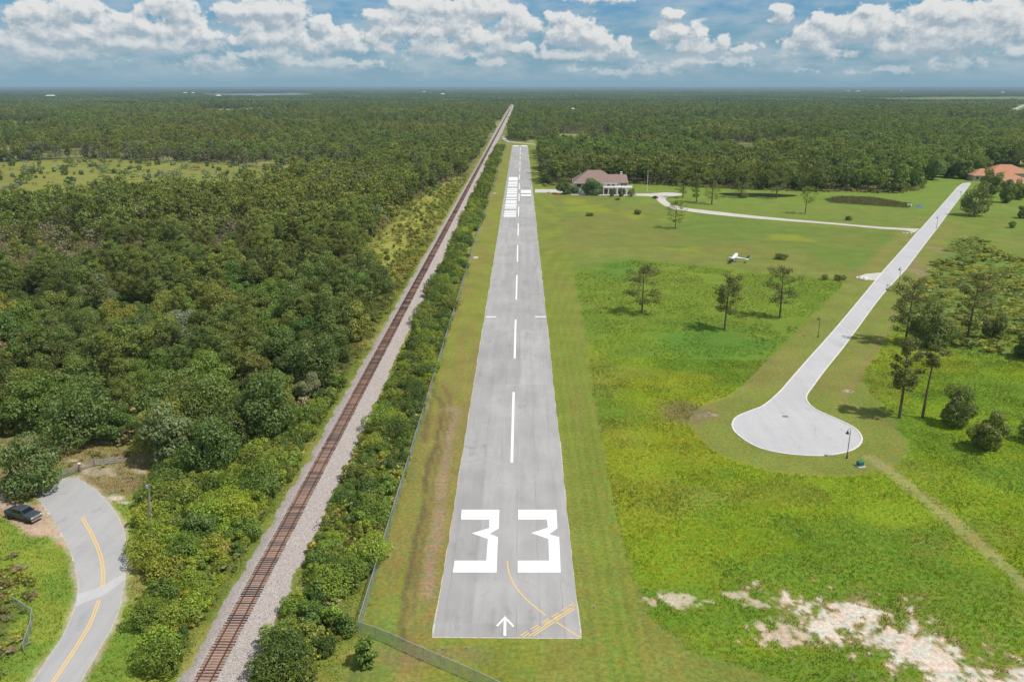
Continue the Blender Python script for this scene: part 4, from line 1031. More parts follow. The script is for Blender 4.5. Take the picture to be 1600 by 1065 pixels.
photo_tree('shrub', (898, 303), 292, 14, (0.138, 0.214, 0.055), 'low bush between the two round trees by the large house', sd=0)
for j, px in enumerate((957, 971, 986)):
    photo_tree('oak', (px, 307), 294, 11 + j, (0.172, 0.191, 0.074), ('left', 'middle', 'right')[j] + ' of three small trees in front of the white veranda', sd=j)
for (px, py, w, tp, lab) in ((996, 335, 13, 327, 'low dark bush on the lawn in front of the veranda'), (921, 337, 14, 332, 'flat low bush on the lawn below the big round tree'), (965, 312.5, 9, 309, 'tiny bush at the lawn edge below the house'),
      (1220, 405, 22, 396, 'low olive bush behind the parked aeroplane'), (1288, 437, 12, 428, 'left bush of three by the road culvert'), (1309, 438, 14, 429, 'middle bush of three by the road culvert'), (1318, 437, 10, 429, 'right bush of three by the road culvert'),
      (1581, 356, 14, 345, 'single dark bush on the bright grass right of the road'), (1326, 344, 12, 337, 'low bush beside the straight part of the driveway'), (1161, 309, 16, 301, 'round bush at the near edge of the pond')):
    photo_tree('shrub', (px, py), tp, w, vary((0.172, 0.214, 0.055), 0.15, r4), lab)
# near left: big round bush, trees beside the gate
photo_tree('oak', (44, 770), 684, 102, (0.152, 0.221, 0.071), 'broad rounded oak above the parked pickup at the left edge', sd=4)
photo_tree('oak', (128, 693), 590, 122, (0.143, 0.214, 0.059), 'large spreading oak behind the wooden fence', sd=2)
photo_tree('oak', (270, 722), 628, 92, (0.196, 0.259, 0.116), 'silvery leafed tree right of the wooden fence', sd=1)
photo_tree('oak', (330, 742), 650, 92, (0.127, 0.202, 0.050), 'dark tree rising from the thicket to the right of the silvery tree', sd=0)
photo_tree('oak', (420, 690), 570, 92, (0.138, 0.207, 0.055), 'tall tree at the near edge of the wood beside the railway', sd=5)
photo_tree('oak', (320, 845), 795, 60, (0.143, 0.225, 0.050), 'dark green rounded bush tree in the middle of the thicket', sd=3)
lone_pine((570, 1040), 998, 30, 930, 0.05, (0.184, 0.281, 0.055), 'young pine sapling in the bushes at the fence corner', 900, 26)
photo_tree('shrub', (218, 797), 776, 16, (0.196, 0.281, 0.063), 'small spiky palm plant beside the utility pole', sd=3)
# saw palmetto on the right
X, Y = poisson_grid(95, 330, 180, 400, 4.4, r4); k = (sdf(SCRUB_R, X, Y) < -1) & in_view(X, Y, 1.05) & (fbm(X, Y, 16, 801, 3) > 0.38) & (r4.random(len(X)) < 0.9)
X, Y = X[k], Y[k]; o = np.argsort(np.hypot(X, Y))[:290]
for i in o:
    u = r4.random(); c = vary((0.31, 0.32, 0.055) if u < 0.5 else (0.19, 0.24, 0.055), 0.2, r4); s = r4.uniform(0.8, 1.5)
    root = tag(empty('palmetto', (X[i], Y[i], 0), r4.uniform(0, 6.28)), 'yellow-green saw palmetto clump in the scrub right of the straight road', 'palmetto', 'palmetto clumps right of the road'); root.scale = (s, s, s)
    q = link('fronds', PALM[r4.integers(3)], root); q.color = tuple(c) + (1,)

# ---- everything past counting: scattered on points
def scatter(name, protos, X, Y, scl, idx, tint, label, Z=None, rot=None):
    coll = bpy.data.collections.new(name + '_source')
    for i, me in enumerate(protos):
        coll.objects.link(bpy.data.objects.new('%s_%02d' % (name, i), me))
    n = len(X); me = bpy.data.meshes.new(name); me.vertices.add(n)
    me.vertices.foreach_set('co', np.stack([X, Y, np.zeros(n) if Z is None else Z], 1).astype(np.float32).ravel())
    scl = np.asarray(scl, float)
    if scl.ndim == 1: scl = np.stack([scl] * 3, 1)
    for nm, typ, dat in (('scl', 'FLOAT_VECTOR', scl.astype(np.float32)), ('rot', 'FLOAT_VECTOR', np.stack([0 * X, 0 * X, r4.uniform(0, 6.28, n)], 1).astype(np.float32)), ('tint', 'FLOAT_VECTOR', np.asarray(tint, np.float32))):
        me.attributes.new(nm, typ, 'POINT').data.foreach_set('vector', dat.ravel())
    me.attributes.new('idx', 'INT', 'POINT').data.foreach_set('value', np.asarray(idx, np.int32))
    me.update(); o = link(name, me)
    g = bpy.data.node_groups.new(name, 'GeometryNodeTree')
    g.interface.new_socket('Geometry', in_out='INPUT', socket_type='NodeSocketGeometry'); g.interface.new_socket('Geometry', in_out='OUTPUT', socket_type='NodeSocketGeometry')
    N = g.nodes; L = g.links; gi = N.new('NodeGroupInput'); go = N.new('NodeGroupOutput')
    ci = N.new('GeometryNodeCollectionInfo'); ci.inputs['Collection'].default_value = coll; ci.inputs['Separate Children'].default_value = True; ci.inputs['Reset Children'].default_value = True
    ip = N.new('GeometryNodeInstanceOnPoints'); ip.inputs['Pick Instance'].default_value = True
    def na(nm, typ):
        a = N.new('GeometryNodeInputNamedAttribute'); a.data_type = typ; a.inputs[0].default_value = nm; return a.outputs[0]
    L.new(gi.outputs[0], ip.inputs['Points']); L.new(ci.outputs[0], ip.inputs['Instance']); L.new(na('idx', 'INT'), ip.inputs['Instance Index'])
    L.new(na('scl', 'FLOAT_VECTOR'), ip.inputs['Scale'])
    e2r = N.new('FunctionNodeEulerToRotation'); L.new(na('rot', 'FLOAT_VECTOR'), e2r.inputs[0]); L.new(e2r.outputs[0], ip.inputs['Rotation'])
    L.new(ip.outputs[0], go.inputs[0])
    o.modifiers.new('scatter', 'NODES').node_group = g
    tag(o, label, name.split('_')[-1], kind='stuff'); return o
def join_tree(vf, b):                                       # crown + trunk as one light mesh
    V1, F1 = vf; Vt = np.array(b.v); tri = []
    for f in b.f:
        for k in range(1, len(f) - 1): tri.append((f[0], f[k], f[k + 1], f[k + 1]))
    quads = [f for f in b.f if len(f) == 4]
    Fq = np.array(quads) + len(V1)
    return mesh_np('tree', np.concatenate([V1, Vt]), np.concatenate([F1, Fq]), [M['leafi'], M['bark']], np.concatenate([np.zeros(len(F1), int), np.ones(len(Fq), int)]))
LOD = []                                                    # 0-3 broadleaf, 4-8 pine, 9 bare grey
for i, (R, H) in enumerate(((4.2, 8.5), (3.6, 9.0), (4.8, 9.5), (3.4, 7.5))):
    vf, cs = oak_crown(500 + i, R, H, 0.5, 1000, 0.85, 16); LOD.append(join_tree(vf, MB().tube([(0, 0, -.2), (0, 0, H * .5)], [.25, .15], 5, False)))
for i, (H, R, bare) in enumerate(((14, 3.4, 0.30), (12.5, 3.2, 0.26), (15.5, 3.6, 0.34), (11, 3.1, 0.24), (13.5, 3.8, 0.30))):
    vf, b = pine_tree(600 + i, H, R * 0.95, 620, 0.80, bare + 0.10, nb=22, fat=1.2, umb=True)
    LOD.append(join_tree(vf, MB().tube([(0, 0, -.2), (0, 0, H * .55), (0, 0, H * .95)], [.2, .14, .04], 5, False)))
vf, b = pine_tree(650, 9, 2.6, 160, 0.7, 0.25, nb=16); LOD.append(join_tree(vf, b))
def greyness(x, y): return np.maximum(0.9 * sstep(0.60, 0.68, fbm(x * 0.45, y, 60, 702, 3)), 1.3 * grey_zone(x, y))
def species(X, Y, r):
    o = r.random(len(X)) < np.clip(oakness(X, Y) * 0.8 + 0.10, 0, 1)
    idx = np.where(o, r.integers(0, 4, len(X)), 4 + r.integers(0, 5, len(X)))
    gr = r.random(len(X)) < greyness(X, Y) * 0.55; idx = np.where(gr, 9, idx)
    t = np.where(o[:, None], np.array(OAKC) * 1.0, np.array(PINEC) * 1.0)
    big = fbm(X, Y, 90, 703, 3); t = t * (0.80 + 0.45 * big)[:, None] * r.uniform(0.72, 1.3, (len(X), 1))
    t[:, 0] *= 1 + 0.35 * (fbm(X, Y, 130, 704, 2) - 0.5) + r.uniform(-.1, .1, len(X))
    sv_ = r.random(len(X)) < 0.03 + 0.5 * sstep(45, 15, np.abs(sdf(CLEAR[0], X, Y) - 10)) * (Y > 600)
    t = np.where(sv_[:, None], np.array(SILVER) * r.uniform(0.7, 1.0, (len(X), 1)), t)
    t = np.where(gr[:, None], np.array(GREY) * 0.85, t)
    return idx, t
def wood(name, label, x0, x1, y0, y1, s, scale, r, extra=None, maxd=1e9, mind=0):
    X, Y = poisson_grid(x0, x1, y0, y1, s, r); d = np.hypot(X, Y)
    k = in_view(X, Y) & (d < maxd) & (d >= mind); X, Y = X[k], Y[k]
    k = wood_mask(X, Y)
    if extra is not None: k &= extra(X, Y)
    X, Y = X[k], Y[k]; idx, t = species(X, Y, r)
    S = r.uniform(0.5, 1.12, len(X)) * scale * (0.82 + 0.4 * fbm(X, Y, 70, 915, 2))
    return X, Y, S, idx, t
r7 = np.random.default_rng(77)
def cat_(*a): return [np.concatenate(q) for q in zip(*a)]
RX_, RY_, RO_ = REST; ri_, rt_ = species(RX_, RY_, r7)
left = cat_((RX_, RY_, r7.uniform(0.5, 1.12, len(RX_)), np.where(ri_ == 9, 9, np.where(RO_, r7.integers(0, 4, len(RX_)), 4 + r7.integers(0, 5, len(RX_)))), rt_),
            wood('', '', -1100, -40, 110, 900, 5.2, 1.0, r7, lambda x, y: (x < -30) & ((y > 520) | (x < -330)), 900, 0),
            wood('', '', -1500, -30, 880, 1500, 7.4, 1.1, r7, lambda x, y: x < -30, 1600, 900),
            wood('', '', -2600, -30, 1250, 3000, 9.5, 1.25, r7, lambda x, y: x < -30, 3000, 1600))
scatter('left_woodland', LOD, left[0], left[1], left[2], left[3], left[4], 'mass of pines and broadleaf trees stretching to the horizon left of the railway')
right = cat_(wood('', '', -30, 1100, 500, 900, 5.4, 1.08, r7, lambda x, y: x > -20, 1050, 0),
             wood('', '', -30, 1500, 700, 1500, 7.2, 1.12, r7, lambda x, y: x > -30, 1600, 1050),
             wood('', '', -30, 2600, 1250, 3000, 9.5, 1.25, r7, lambda x, y: x > -30, 3000, 1600))
right[4][:] *= np.array([0.95, 1.0, 1.0]); ri = right[3]; ri[(ri < 4) & (r7.random(len(ri)) < 0.5)] += 4
scatter('right_woodland', LOD, right[0], right[1], right[2], ri, right[4], 'mass of pine forest beyond the lawns stretching to the horizon on the right')
# far canopy: tree clumps as coarse groups
CL = []
for s in range(4):
    r = np.random.default_rng(900 + s); C = []; 
    for i in range(30):
        c = np.array([r.uniform(-24, 24), r.uniform(-24, 24), r.uniform(6, 12)]); d = sphere_pts(16, r); C.append(c + d * np.array([3.4, 3.4, 3.4]))
    C = np.concatenate(C); CL.append(mesh_np('canopy', *leaf_quads(C, np.tile([0, 0, 1.0], (len(C), 1)), np.full(len(C), 3.4), 1.0, r), [M['leafi']]))
X, Y = poisson_grid(-7500, 7500, 1500, 9500, 40, r7); d = np.hypot(X, Y); k = in_view(X, Y) & (d >= 2950) & (d < 9500); X, Y = X[k], Y[k]; k = wood_mask(X, Y); X, Y = X[k], Y[k]
X2, Y2 = poisson_grid(-20000, 20000, 5000, 26000, 110, r7); d = np.hypot(X2, Y2); k = in_view(X2, Y2) & (d >= 9400) & (d < 26000) & (fbm(X2, Y2, 900, 712, 2) < 0.66); X2, Y2 = X2[k], Y2[k]
XX, YY = np.concatenate([X, X2]), np.concatenate([Y, Y2]); sc_ = np.concatenate([r7.uniform(0.85, 1.25, len(X)), r7.uniform(2.2, 2.9, len(X2))])
tt = np.array([0.125, 0.185, 0.062])[None] * (0.25 + 1.3 * fbm(XX, YY, 300, 710, 3))[:, None] * r7.uniform(0.8, 1.2, (len(XX), 1)); tt[:, 0] *= 0.85 + 0.3 * fbm(XX, YY, 400, 711, 2)
scatter('far_woodland', CL, XX, YY, np.stack([sc_, sc_, np.where(sc_ > 2, 1.15, sc_)], 1), r7.integers(0, 4, len(XX)), tt, 'unbroken canopy of the far forest below the horizon')
# undergrowth: saplings, palmetto and brush under and between the trees
UL = [leafmesh('brush', oak_crown(520 + i, R, H, 0.1, 150, 0.55, 8, 0.9)[0], True) for i, (R, H) in enumerate(((1.8, 2.2), (1.4, 1.6), (2.2, 2.8)))] + [mesh_np('palm', *fan_palm_clump(540 + i, 1.3, 26), [M['leafi']]) for i in range(2)]
UL += [leafmesh('brush', oak_crown(300 + i, R, H, 0.15, 2000, 0.23, 14, 0.9)[0], True) for i, (R, H) in enumerate(((1.9, 2.6), (1.5, 2.0), (2.4, 3.3)))]
def under(bounds, s, test, r, dens=1.0):
    X, Y = poisson_grid(*bounds, s, r); k = in_view(X, Y) & test(X, Y) & (r.random(len(X)) < dens); return X[k], Y[k]
a = under((-420, -38, 100, 620), 3.1, lambda x, y: wood_mask(x, y) & (x < -30), r7, 0.85)
b = under((-60, -36, 66, 640), 2.2, lambda x, y: (x < BX0 - 0.5 - 1.3 * fbm(0 * x, y, 9, 79, 2)) & (x > -48 - 4 * fbm(0 * x, y, 30, 81)) & (sdf(OPEN_L, x, y) > 0.5) & (fbm(x, y, 9, 82) > 0.34), r7, 0.85)
c_ = under((-140, -40, 240, 560), 3.2, lambda x, y: sdf(PALMET_L, x, y) < 4, r7, 0.6)
d_ = under((-460, -120, 480, 900), 7.0, lambda x, y: sdf(CLEAR[0], x, y) < 12, r7, 0.20)
e_ = under((0, 420, 480, 600), 3.2, lambda x, y: (sdf(OPEN_R, x, y) > -2.5) & (sdf(OPEN_R, x, y) < 5) & (x > 14), r7, 0.7)
f_ = under((-33, -18, 440, 955), 2.4, lambda x, y: strip_test(x, y), r7, 0.9)
j_ = under((-85, -38, 66, 190), 1.5, lambda x, y: shrubl_test(x, y), r7, 0.9)
k_ = under((-33, -19, 66, 470), 1.5, lambda x, y: strip_test(x, y), r7, 0.85)
l_ = under((95, 360, 180, 420), 3.0, lambda x, y: (sdf(SCRUB_R, x, y) < -1) & (fbm(x, y, 16, 801, 3) > 0.40), r7, 0.5)
h_ = under((-110, -45, 60, 120), 1.7, lambda x, y: sdf(PL([(-300, 850), (0, 858), (42, 900), (50, 950), (30, 1010), (-10, 1065), (-300, 1300)]), x, y) < 0.5, r7, 0.75)
i_ = under((-120, -48, 100, 150), 2.2, lambda x, y: (sdf(OPEN_L, x, y) < 0) & (sdf(ROADL, x, y) > 2.5) & (sdf(DIRTPAD, x, y) > 1.5) & (y > 112) & (fbm(x, y, 6, 83) > 0.52), r7, 0.5)
X = np.concatenate([q[0] for q in (a, b, c_, d_, e_, f_, h_, i_, j_, k_, l_)] + [rx1, rx2]); Y = np.concatenate([q[1] for q in (a, b, c_, d_, e_, f_, h_, i_, j_, k_, l_)] + [ry1, ry2]); n = len(X)
big = np.concatenate([np.full(len(a[0]), 1.0), np.full(len(b[0]), 0.5), np.full(len(c_[0]), 0.8), np.full(len(d_[0]), 1.9), np.full(len(e_[0]), 0.9), np.full(len(f_[0]), 1.25), np.full(len(h_[0]), 0.55), np.full(len(i_[0]), 0.35), np.full(len(j_[0]) + len(k_[0]), 0.75), np.full(len(l_[0]), 0.6), np.full(len(rx1) + len(rx2), 1.0)])
pal = np.array([(0.32, 0.32, 0.055), (0.21, 0.25, 0.05), (0.16, 0.21, 0.045), (0.25, 0.31, 0.05), (0.32, 0.28, 0.075)])
tt = pal[r7.integers(0, 5, n)] * r7.uniform(0.7, 1.2, (n, 1))
iw = np.arange(n) < len(a[0]); gz = fbm(X, Y, 34, 720, 2); tt = np.where((iw & (gz > 0.58))[:, None], np.array([0.33, 0.285, 0.17]) * r7.uniform(0.7, 1.2, (n, 1)), tt)

st = len(a[0]) + len(b[0]) + len(c_[0]) + len(d_[0]) + len(e_[0]); isd = (np.arange(n) >= len(a[0]) + len(b[0]) + len(c_[0])) & (np.arange(n) < st - len(e_[0])); tt = np.where(isd[:, None], np.where((r7.random(n) < 0.45)[:, None], np.array([0.26, 0.31, 0.19]), np.array([0.15, 0.22, 0.06])) * r7.uniform(0.7, 1.2, (n, 1)), tt)
isf = (np.arange(n) >= st) & (np.arange(n) < st + len(f_[0])); tt = np.where(isf[:, None], np.array(SHRUBC) * 0.68 * r7.uniform(0.6, 1.2, (n, 1)), tt)
ish = (np.arange(n) >= st + len(f_[0])) & (np.arange(n) < st + len(f_[0]) + len(h_[0])); tt = np.where((ish & (r7.random(n) < 0.4))[:, None], np.array([0.26, 0.20, 0.12]) * r7.uniform(0.7, 1.2, (n, 1)), tt)
nr = len(rx1) + len(rx2); ui = r7.integers(0, 5, n); ui[n - nr:] = 5 + r7.integers(0, 3, nr); big[n - nr:] = 1.15
tt[n - nr:] = np.array(cols1)[r7.integers(0, 7, nr)] * r7.uniform(0.8, 1.2, (nr, 1))
scatter('woodland_undergrowth', UL, X, Y, big * r7.uniform(0.6, 1.3, n), ui, tt, 'mixed brush, saplings and palmetto growing under the trees and along the track')
# tall grass of the meadow
def tuft(seed, n=8, h=0.26, R=0.34):
    r = np.random.default_rng(seed); V = []; Fs = []
    for i in range(n):
        c = np.array([r.uniform(-R, R), r.uniform(-R, R), -0.02]); an = r.uniform(0, 6.28); s = np.array([math.cos(an), math.sin(an), 0]); l = np.array([r.uniform(-.6, .6), r.uniform(-.6, .6), 1]) * h * r.uniform(0.6, 1.2); w = 0.055
        b = len(V); V += [c - s * w, c + s * w, c + l * 0.7 + s * w * 0.8 + [0, 0, 0], c + l]; Fs.append((b, b + 1, b + 2, b + 3))
    return mesh_np('tuft', np.array(V), np.array(Fs), [M['leafi']])
TU = [tuft(i) for i in range(4)]
Xa, Ya = poisson_grid(8, 150, 66, 190, 0.62, r7); k = in_view(Xa, Ya, 1.05) & (sdf(LUSH, Xa, Ya) < 1.5 * (fbm(Xa, Ya, 3, 97) - 0.7)) & (sdf(CUL, Xa, Ya) > 8.6) & (ldist(TRAIL, Xa, Ya) > 0.5 + 1.2 * r7.random(len(Xa)) ** 2); Xa, Ya = Xa[k], Ya[k]
Xb, Yb = poisson_grid(8, 230, 190, 320, 1.15, r7); k = in_view(Xb, Yb, 1.05) & (sdf(LUSH, Xb, Yb) < -1.0) & (sdf(CUL, Xb, Yb) > 9) & (fbm(Xb, Yb, 14, 98) > 0.35); Xb, Yb = Xb[k], Yb[k]
Xc, Yc = poisson_grid(-105, -38, 66, 150, 0.75, r7); k = in_view(Xc, Yc, 1.05) & ((sdf(OPEN_L, Xc, Yc) < 0) | (sdf(SHRUB_L, Xc, Yc) < 2) | (Xc > -47)) & (Xc < BX0 - 0.2 - 0.8 * fbm(0 * Xc, Yc, 5, 91)) & (sdf(ROADL, Xc, Yc) > 0.9) & (sdf(DIRTPAD, Xc, Yc) > 0.4); Xc, Yc = Xc[k], Yc[k]
Xe, Ye = poisson_grid(-50, -38, 150, 360, 0.9, r7); k = (Xe < BX0 - 0.3 - 0.8 * fbm(0 * Xe, Ye, 5, 91)); Xe, Ye = Xe[k], Ye[k]
Xd, Yd = poisson_grid(-32, -20, 66, 300, 0.8, r7); k = (Xd > BX1 + 0.3) & (Xd < fence_x(Yd) - 0.1); Xd, Yd = Xd[k], Yd[k]
X = np.concatenate([Xa, Xb, Xc, Xd, Xe]); Y = np.concatenate([Ya, Yb, Yc, Yd, Ye]); C = zone_color(X, Y)
sandy = C[:, 2] > 0.11; X, Y, C = X[~sandy], Y[~sandy], C[~sandy]; n = len(X)
C = C * ((0.45 + 1.1 * fbm(X, Y, 2.4, 95, 3)) * (0.7 + 0.6 * fbm(X, Y, 9, 99, 2)))[:, None] * 1.30
S = r7.uniform(0.7, 1.3, n) * np.where(X < -20, 1.25, 0.6 + 0.8 * fbm(X, Y, 6, 96, 2)) * np.where(Y > 190, 1.25, 1.0)
scatter('meadow_grass', TU, X, Y, S, r7.integers(0, 4, n), C, 'tall yellow-green grass of the open field and the trackside')
# reeds
Xr, Yr = poisson_grid(150, 300, 430, 520, 1.3, r7); k = sdf(REEDS, Xr, Yr) < 0; Xr, Yr = Xr[k], Yr[k]
scatter('reed_bed', TU, Xr, Yr, r7.uniform(2.0, 3.6, len(Xr)), r7.integers(0, 4, len(Xr)), np.array([[0.16, 0.16, 0.07]]) * r7.uniform(0.6, 1.3, (len(Xr), 1)), 'dark reeds filling the long basin beside the driveway')
print('instances', len(left[0]), len(right[0]), len(XX), n)

# ================================================================== built things
def gl_mat(name, c=(0.006, 0.007, 0.009), rough=0.06):
    m, t = newmat(name); finish(t, c, rough, spec=0.6); return m
M['glass'] = gl_mat('dark_glass')
M['black_car'] = simple('black_car_paint', (0.050, 0.062, 0.078), 0.25, 0.05, 2.0, spec=0.7)
M['tyre'] = simple('tyre_rubber', (0.022, 0.022, 0.022), 0.9)
M['rim'] = simple('alloy_rim', (0.35, 0.35, 0.36), 0.35, 0.05, metal=0.7)
M['chrome'] = simple('chrome_trim', (0.6, 0.6, 0.6), 0.2, 0.03, metal=0.9)
M['lamp'] = simple('headlamp_lens', (0.7, 0.7, 0.68), 0.15, 0.03)
M['red_lens'] = simple('red_lens', (0.30, 0.02, 0.02), 0.2, 0.05)
M['plastic'] = simple('black_plastic', (0.02, 0.02, 0.02), 0.6)
M['awhite'] = simple('white_aircraft_paint', (0.80, 0.80, 0.79), 0.3, 0.04, spec=0.5)
M['ateal'] = simple('teal_aircraft_paint', (0.03, 0.16, 0.20), 0.35, 0.05)
M['wall'] = simple('cream_stucco', (0.60, 0.59, 0.52), 0.9, 0.08, 0.6)
M['trim'] = simple('white_trim', (0.80, 0.79, 0.76), 0.7, 0.05)
M['fenceg'] = simple('grey_rail_paint', (0.24, 0.22, 0.20), 0.9, 0.25, 3.0)
M['lampm'] = simple('dark_bronze', (0.055, 0.048, 0.045), 0.5)
M['green_box'] = simple('green_cabinet_paint', (0.02, 0.14, 0.12), 0.5, 0.08)
M['orange'] = simple('orange_cloth', (0.75, 0.10, 0.03), 0.8)
M['concp'] = simple('plain_concrete', (0.50, 0.46, 0.42), 0.95, 0.15, 2.0)
def tile_roof_material(name, a, b, rows=0.38):
    m, t = newmat(name); pos = t.node('ShaderNodeTexCoord').outputs['Object']; sep = t.node('ShaderNodeSeparateXYZ', {0: pos})
    n = t.noise(pos, 1.3, 5, 0.65); w = t.math('FRACT', t.math('DIVIDE', sep.outputs[2], rows * 0.45))
    c = t.mixc(t.mapr(n, 0.3, 0.7), a, b); c = t.mixc(t.math('MULTIPLY', t.math('LESS_THAN', w, 0.15), 0.3), c, (a[0] * .5, a[1] * .5, a[2] * .5))
    finish(t, c, 0.9, w, 0.3, 0.05, spec=0.2); return m
M['shingle'] = tile_roof_material('brown_shingle_roof', (0.225, 0.155, 0.130), (0.290, 0.205, 0.175))
M['terracotta'] = tile_roof_material('terracotta_tile_roof', (0.40, 0.170, 0.090), (0.49, 0.245, 0.150))
M['wallt'] = simple('beige_stucco', (0.52, 0.45, 0.36), 0.9, 0.08, 0.6)

def xz(b, pts, y0, y1):                                     # profile in x,z drawn out along y
    n = len(pts); V = [(x, y0, z) for x, z in pts] + [(x, y1, z) for x, z in pts]
    return b.add(V, [tuple(range(n)), tuple(range(2 * n - 1, n - 1, -1))] + [(i, n + i, n + (i + 1) % n, (i + 1) % n) for i in range(n)])
def wheel(root, x, y, r, w):
    rt = MB().lathe([(r * 0.62, -w / 2), (r * 0.94, -w / 2), (r, -w * 0.3), (r, w * 0.3), (r * 0.94, w / 2), (r * 0.62, w / 2)], n=20, axis='Y').build('wheel', M['tyre'], root, (x, y, r), smooth=False)
    s = 1 if y > 0 else -1
    b = MB().lathe([(r * 0.60, s * w * 0.36), (r * 0.60, s * w * 0.44), (r * 0.2, s * w * 0.40), (r * 0.08, s * w * 0.47)], n=12, axis='Y'); b.build('rim', M['rim'], rt)

def vehicle(name, loc, rz, label, cat, paint, truck=True):
    root = tag(empty(name, (loc[0], loc[1], loc[2] if len(loc) > 2 else 0.0), rz), label, cat)
    W = 1.0
    if truck:
        b = MB()
        # lower body with hood: nose at +x, open bed behind the cab
        xz(b, [(2.88, 0.68), (2.92, 1.16), (2.80, 1.30), (1.36, 1.38), (-1.42, 1.42), (-1.42, 0.66), (-0.3, 0.62), (2.3, 0.68)], -W, W)
        body = b.build('body', paint, root, bevel=0.05)
        for s in (-1, 1): xz(MB(), [(-1.43, 0.66), (-1.43, 1.41), (-2.9, 1.42), (-2.92, 0.72), (-2.6, 0.66)], s * W - 0.09 * (s > 0), s * W + 0.09 * (s < 0)).build('bed_side', paint, root, bevel=0.02)
        MB().box((-2.15, 0, 0.78), (1.5, 1.82, 0.06)).build('bed_floor', M['plastic'], root)
        MB().box((-2.88, 0, 1.06), (0.07, 1.8, 0.68)).build('tailgate', paint, root, bevel=0.015)
        cab = MB()
        rings = []
        for x, z, w in ((1.38, 1.40, 0.97), (0.72, 2.00, 0.84), (0.3, 2.08, 0.82), (-1.22, 2.06, 0.82), (-1.40, 1.40, 0.97)):
            rings.append((x, z, w))
        V = []; 
        for x, z, w in rings: V += [(x, -w, z), (x, w, z)]
        V += [(1.38, -0.97, 1.3), (1.38, 0.97, 1.3), (-1.40, -0.97, 1.3), (-1.40, 0.97, 1.3)]
        cab.add(V, [(0, 1, 3, 2), (2, 3, 5, 4), (4, 5, 7, 6), (6, 7, 9, 8), (0, 2, 4, 6, 8), (1, 9, 7, 5, 3), (10, 11, 1, 0), (12, 8, 9, 13), (10, 0, 8, 12), (11, 13, 9, 1)])
        co = cab.build('cab', paint, root, bevel=0.03)
        MB().add([(1.31, -0.87, 1.47), (1.31, 0.87, 1.47), (0.79, 0.78, 1.95), (0.79, -0.78, 1.95)], [(0, 1, 2, 3)]).build('windscreen', M['glass'], root, (0.03, 0, 0.03))
        MB().add([(-1.39, -0.8, 1.53), (-1.39, 0.8, 1.53), (-1.26, 0.72, 1.98), (-1.26, -0.72, 1.98)], [(0, 3, 2, 1)]).build('rear_window', M['glass'], root, (-0.03, 0, 0.0))
        for s in (-1, 1):
            for xs in ((0.95, 0.42, 0.12, 0.10), (0.02, 0.02, -0.68, -0.85)):
                a = MB()
                if xs[0] > 0.5: q = [(1.16, 0.955, 1.48), (0.68, 0.85, 1.96), (0.02, 0.84, 1.99), (0.02, 0.955, 1.48)]
                else: q = [(-0.10, 0.955, 1.48), (-0.10, 0.84, 1.99), (-1.06, 0.84, 1.98), (-1.22, 0.955, 1.48)]
                a.add([(x, s * (y + 0.012), z) for x, y, z in q], [(0, 1, 2, 3)]); a.build('side_window', M['glass'], root)
            MB().box((1.08, s * 1.12, 1.50), (0.12, 0.22, 0.2)).build('mirror', M['plastic'], root, bevel=0.02)
            MB().box((2.86, s * 0.78, 1.08), (0.16, 0.36, 0.22)).build('headlight', M['lamp'], root, bevel=0.03)
            MB().box((-2.9, s * 0.92, 1.15), (0.08, 0.12, 0.36)).build('tail_light', M['red_lens'], root, bevel=0.01)
        MB().box((2.91, 0, 1.06), (0.08, 1.15, 0.32)).build('grille', M['chrome'], root, bevel=0.02)
        MB().box((2.94, 0, 0.60), (0.18, 1.96, 0.22)).build('front_bumper', M['chrome'], root, bevel=0.04)
        MB().box((-2.98, 0, 0.60), (0.16, 1.9, 0.2)).build('rear_bumper', M['chrome'], root, bevel=0.04)
        for x in (1.86, -1.86):
            for s in (-1, 1): wheel(root, x, s * 0.96, 0.46, 0.28)
    else:
        b = MB(); xz(b, [(2.2, 0.35), (2.28, 0.72), (1.95, 0.88), (1.1, 0.98), (-1.7, 1.0), (-2.2, 0.92), (-2.25, 0.4)], -0.88, 0.88); b.build('body', paint, root, bevel=0.06)
        c = MB(); V = []
        for x, z, w in ((1.05, 0.97, 0.84), (0.35, 1.48, 0.66), (-0.9, 1.50, 0.66), (-1.75, 0.98, 0.84)): V += [(x, -w, z), (x, w, z)]
        c.add(V, [(0, 1, 3, 2), (2, 3, 5, 4), (4, 5, 7, 6), (0, 2, 4, 6), (1, 7, 5, 3)]); c.build('cabin', M['glass'], root)
        MB().box((-0.28, 0, 1.505), (1.2, 1.3, 0.04)).build('roof', paint, root)
        for s in (-1, 1):
            MB().box((2.2, s * 0.62, 0.68), (0.12, 0.32, 0.14)).build('headlight', M['lamp'], root)
            MB().box((-2.24, s * 0.66, 0.75), (0.06, 0.3, 0.16)).build('tail_light', M['red_lens'], root)
        for x in (1.35, -1.35):
            for s in (-1, 1): wheel(root, x, s * 0.78, 0.33, 0.22)
    return root
tx_, ty_ = P(38, 810)
vehicle('pickup_truck', (tx_, ty_), math.radians(-20), 'black crew-cab pickup truck parked on the dirt pad beside the road', 'truck', M['black_car'])
M['red_car'] = simple('dark_red_car_paint', (0.16, 0.03, 0.03), 0.25, 0.05)
cx, cy_ = P(1023.5, 310)
vehicle('parked_car', (cx, cy_, 0.03), math.radians(118), 'dark red car parked on the driveway near the large house', 'car', M['red_car'], False)

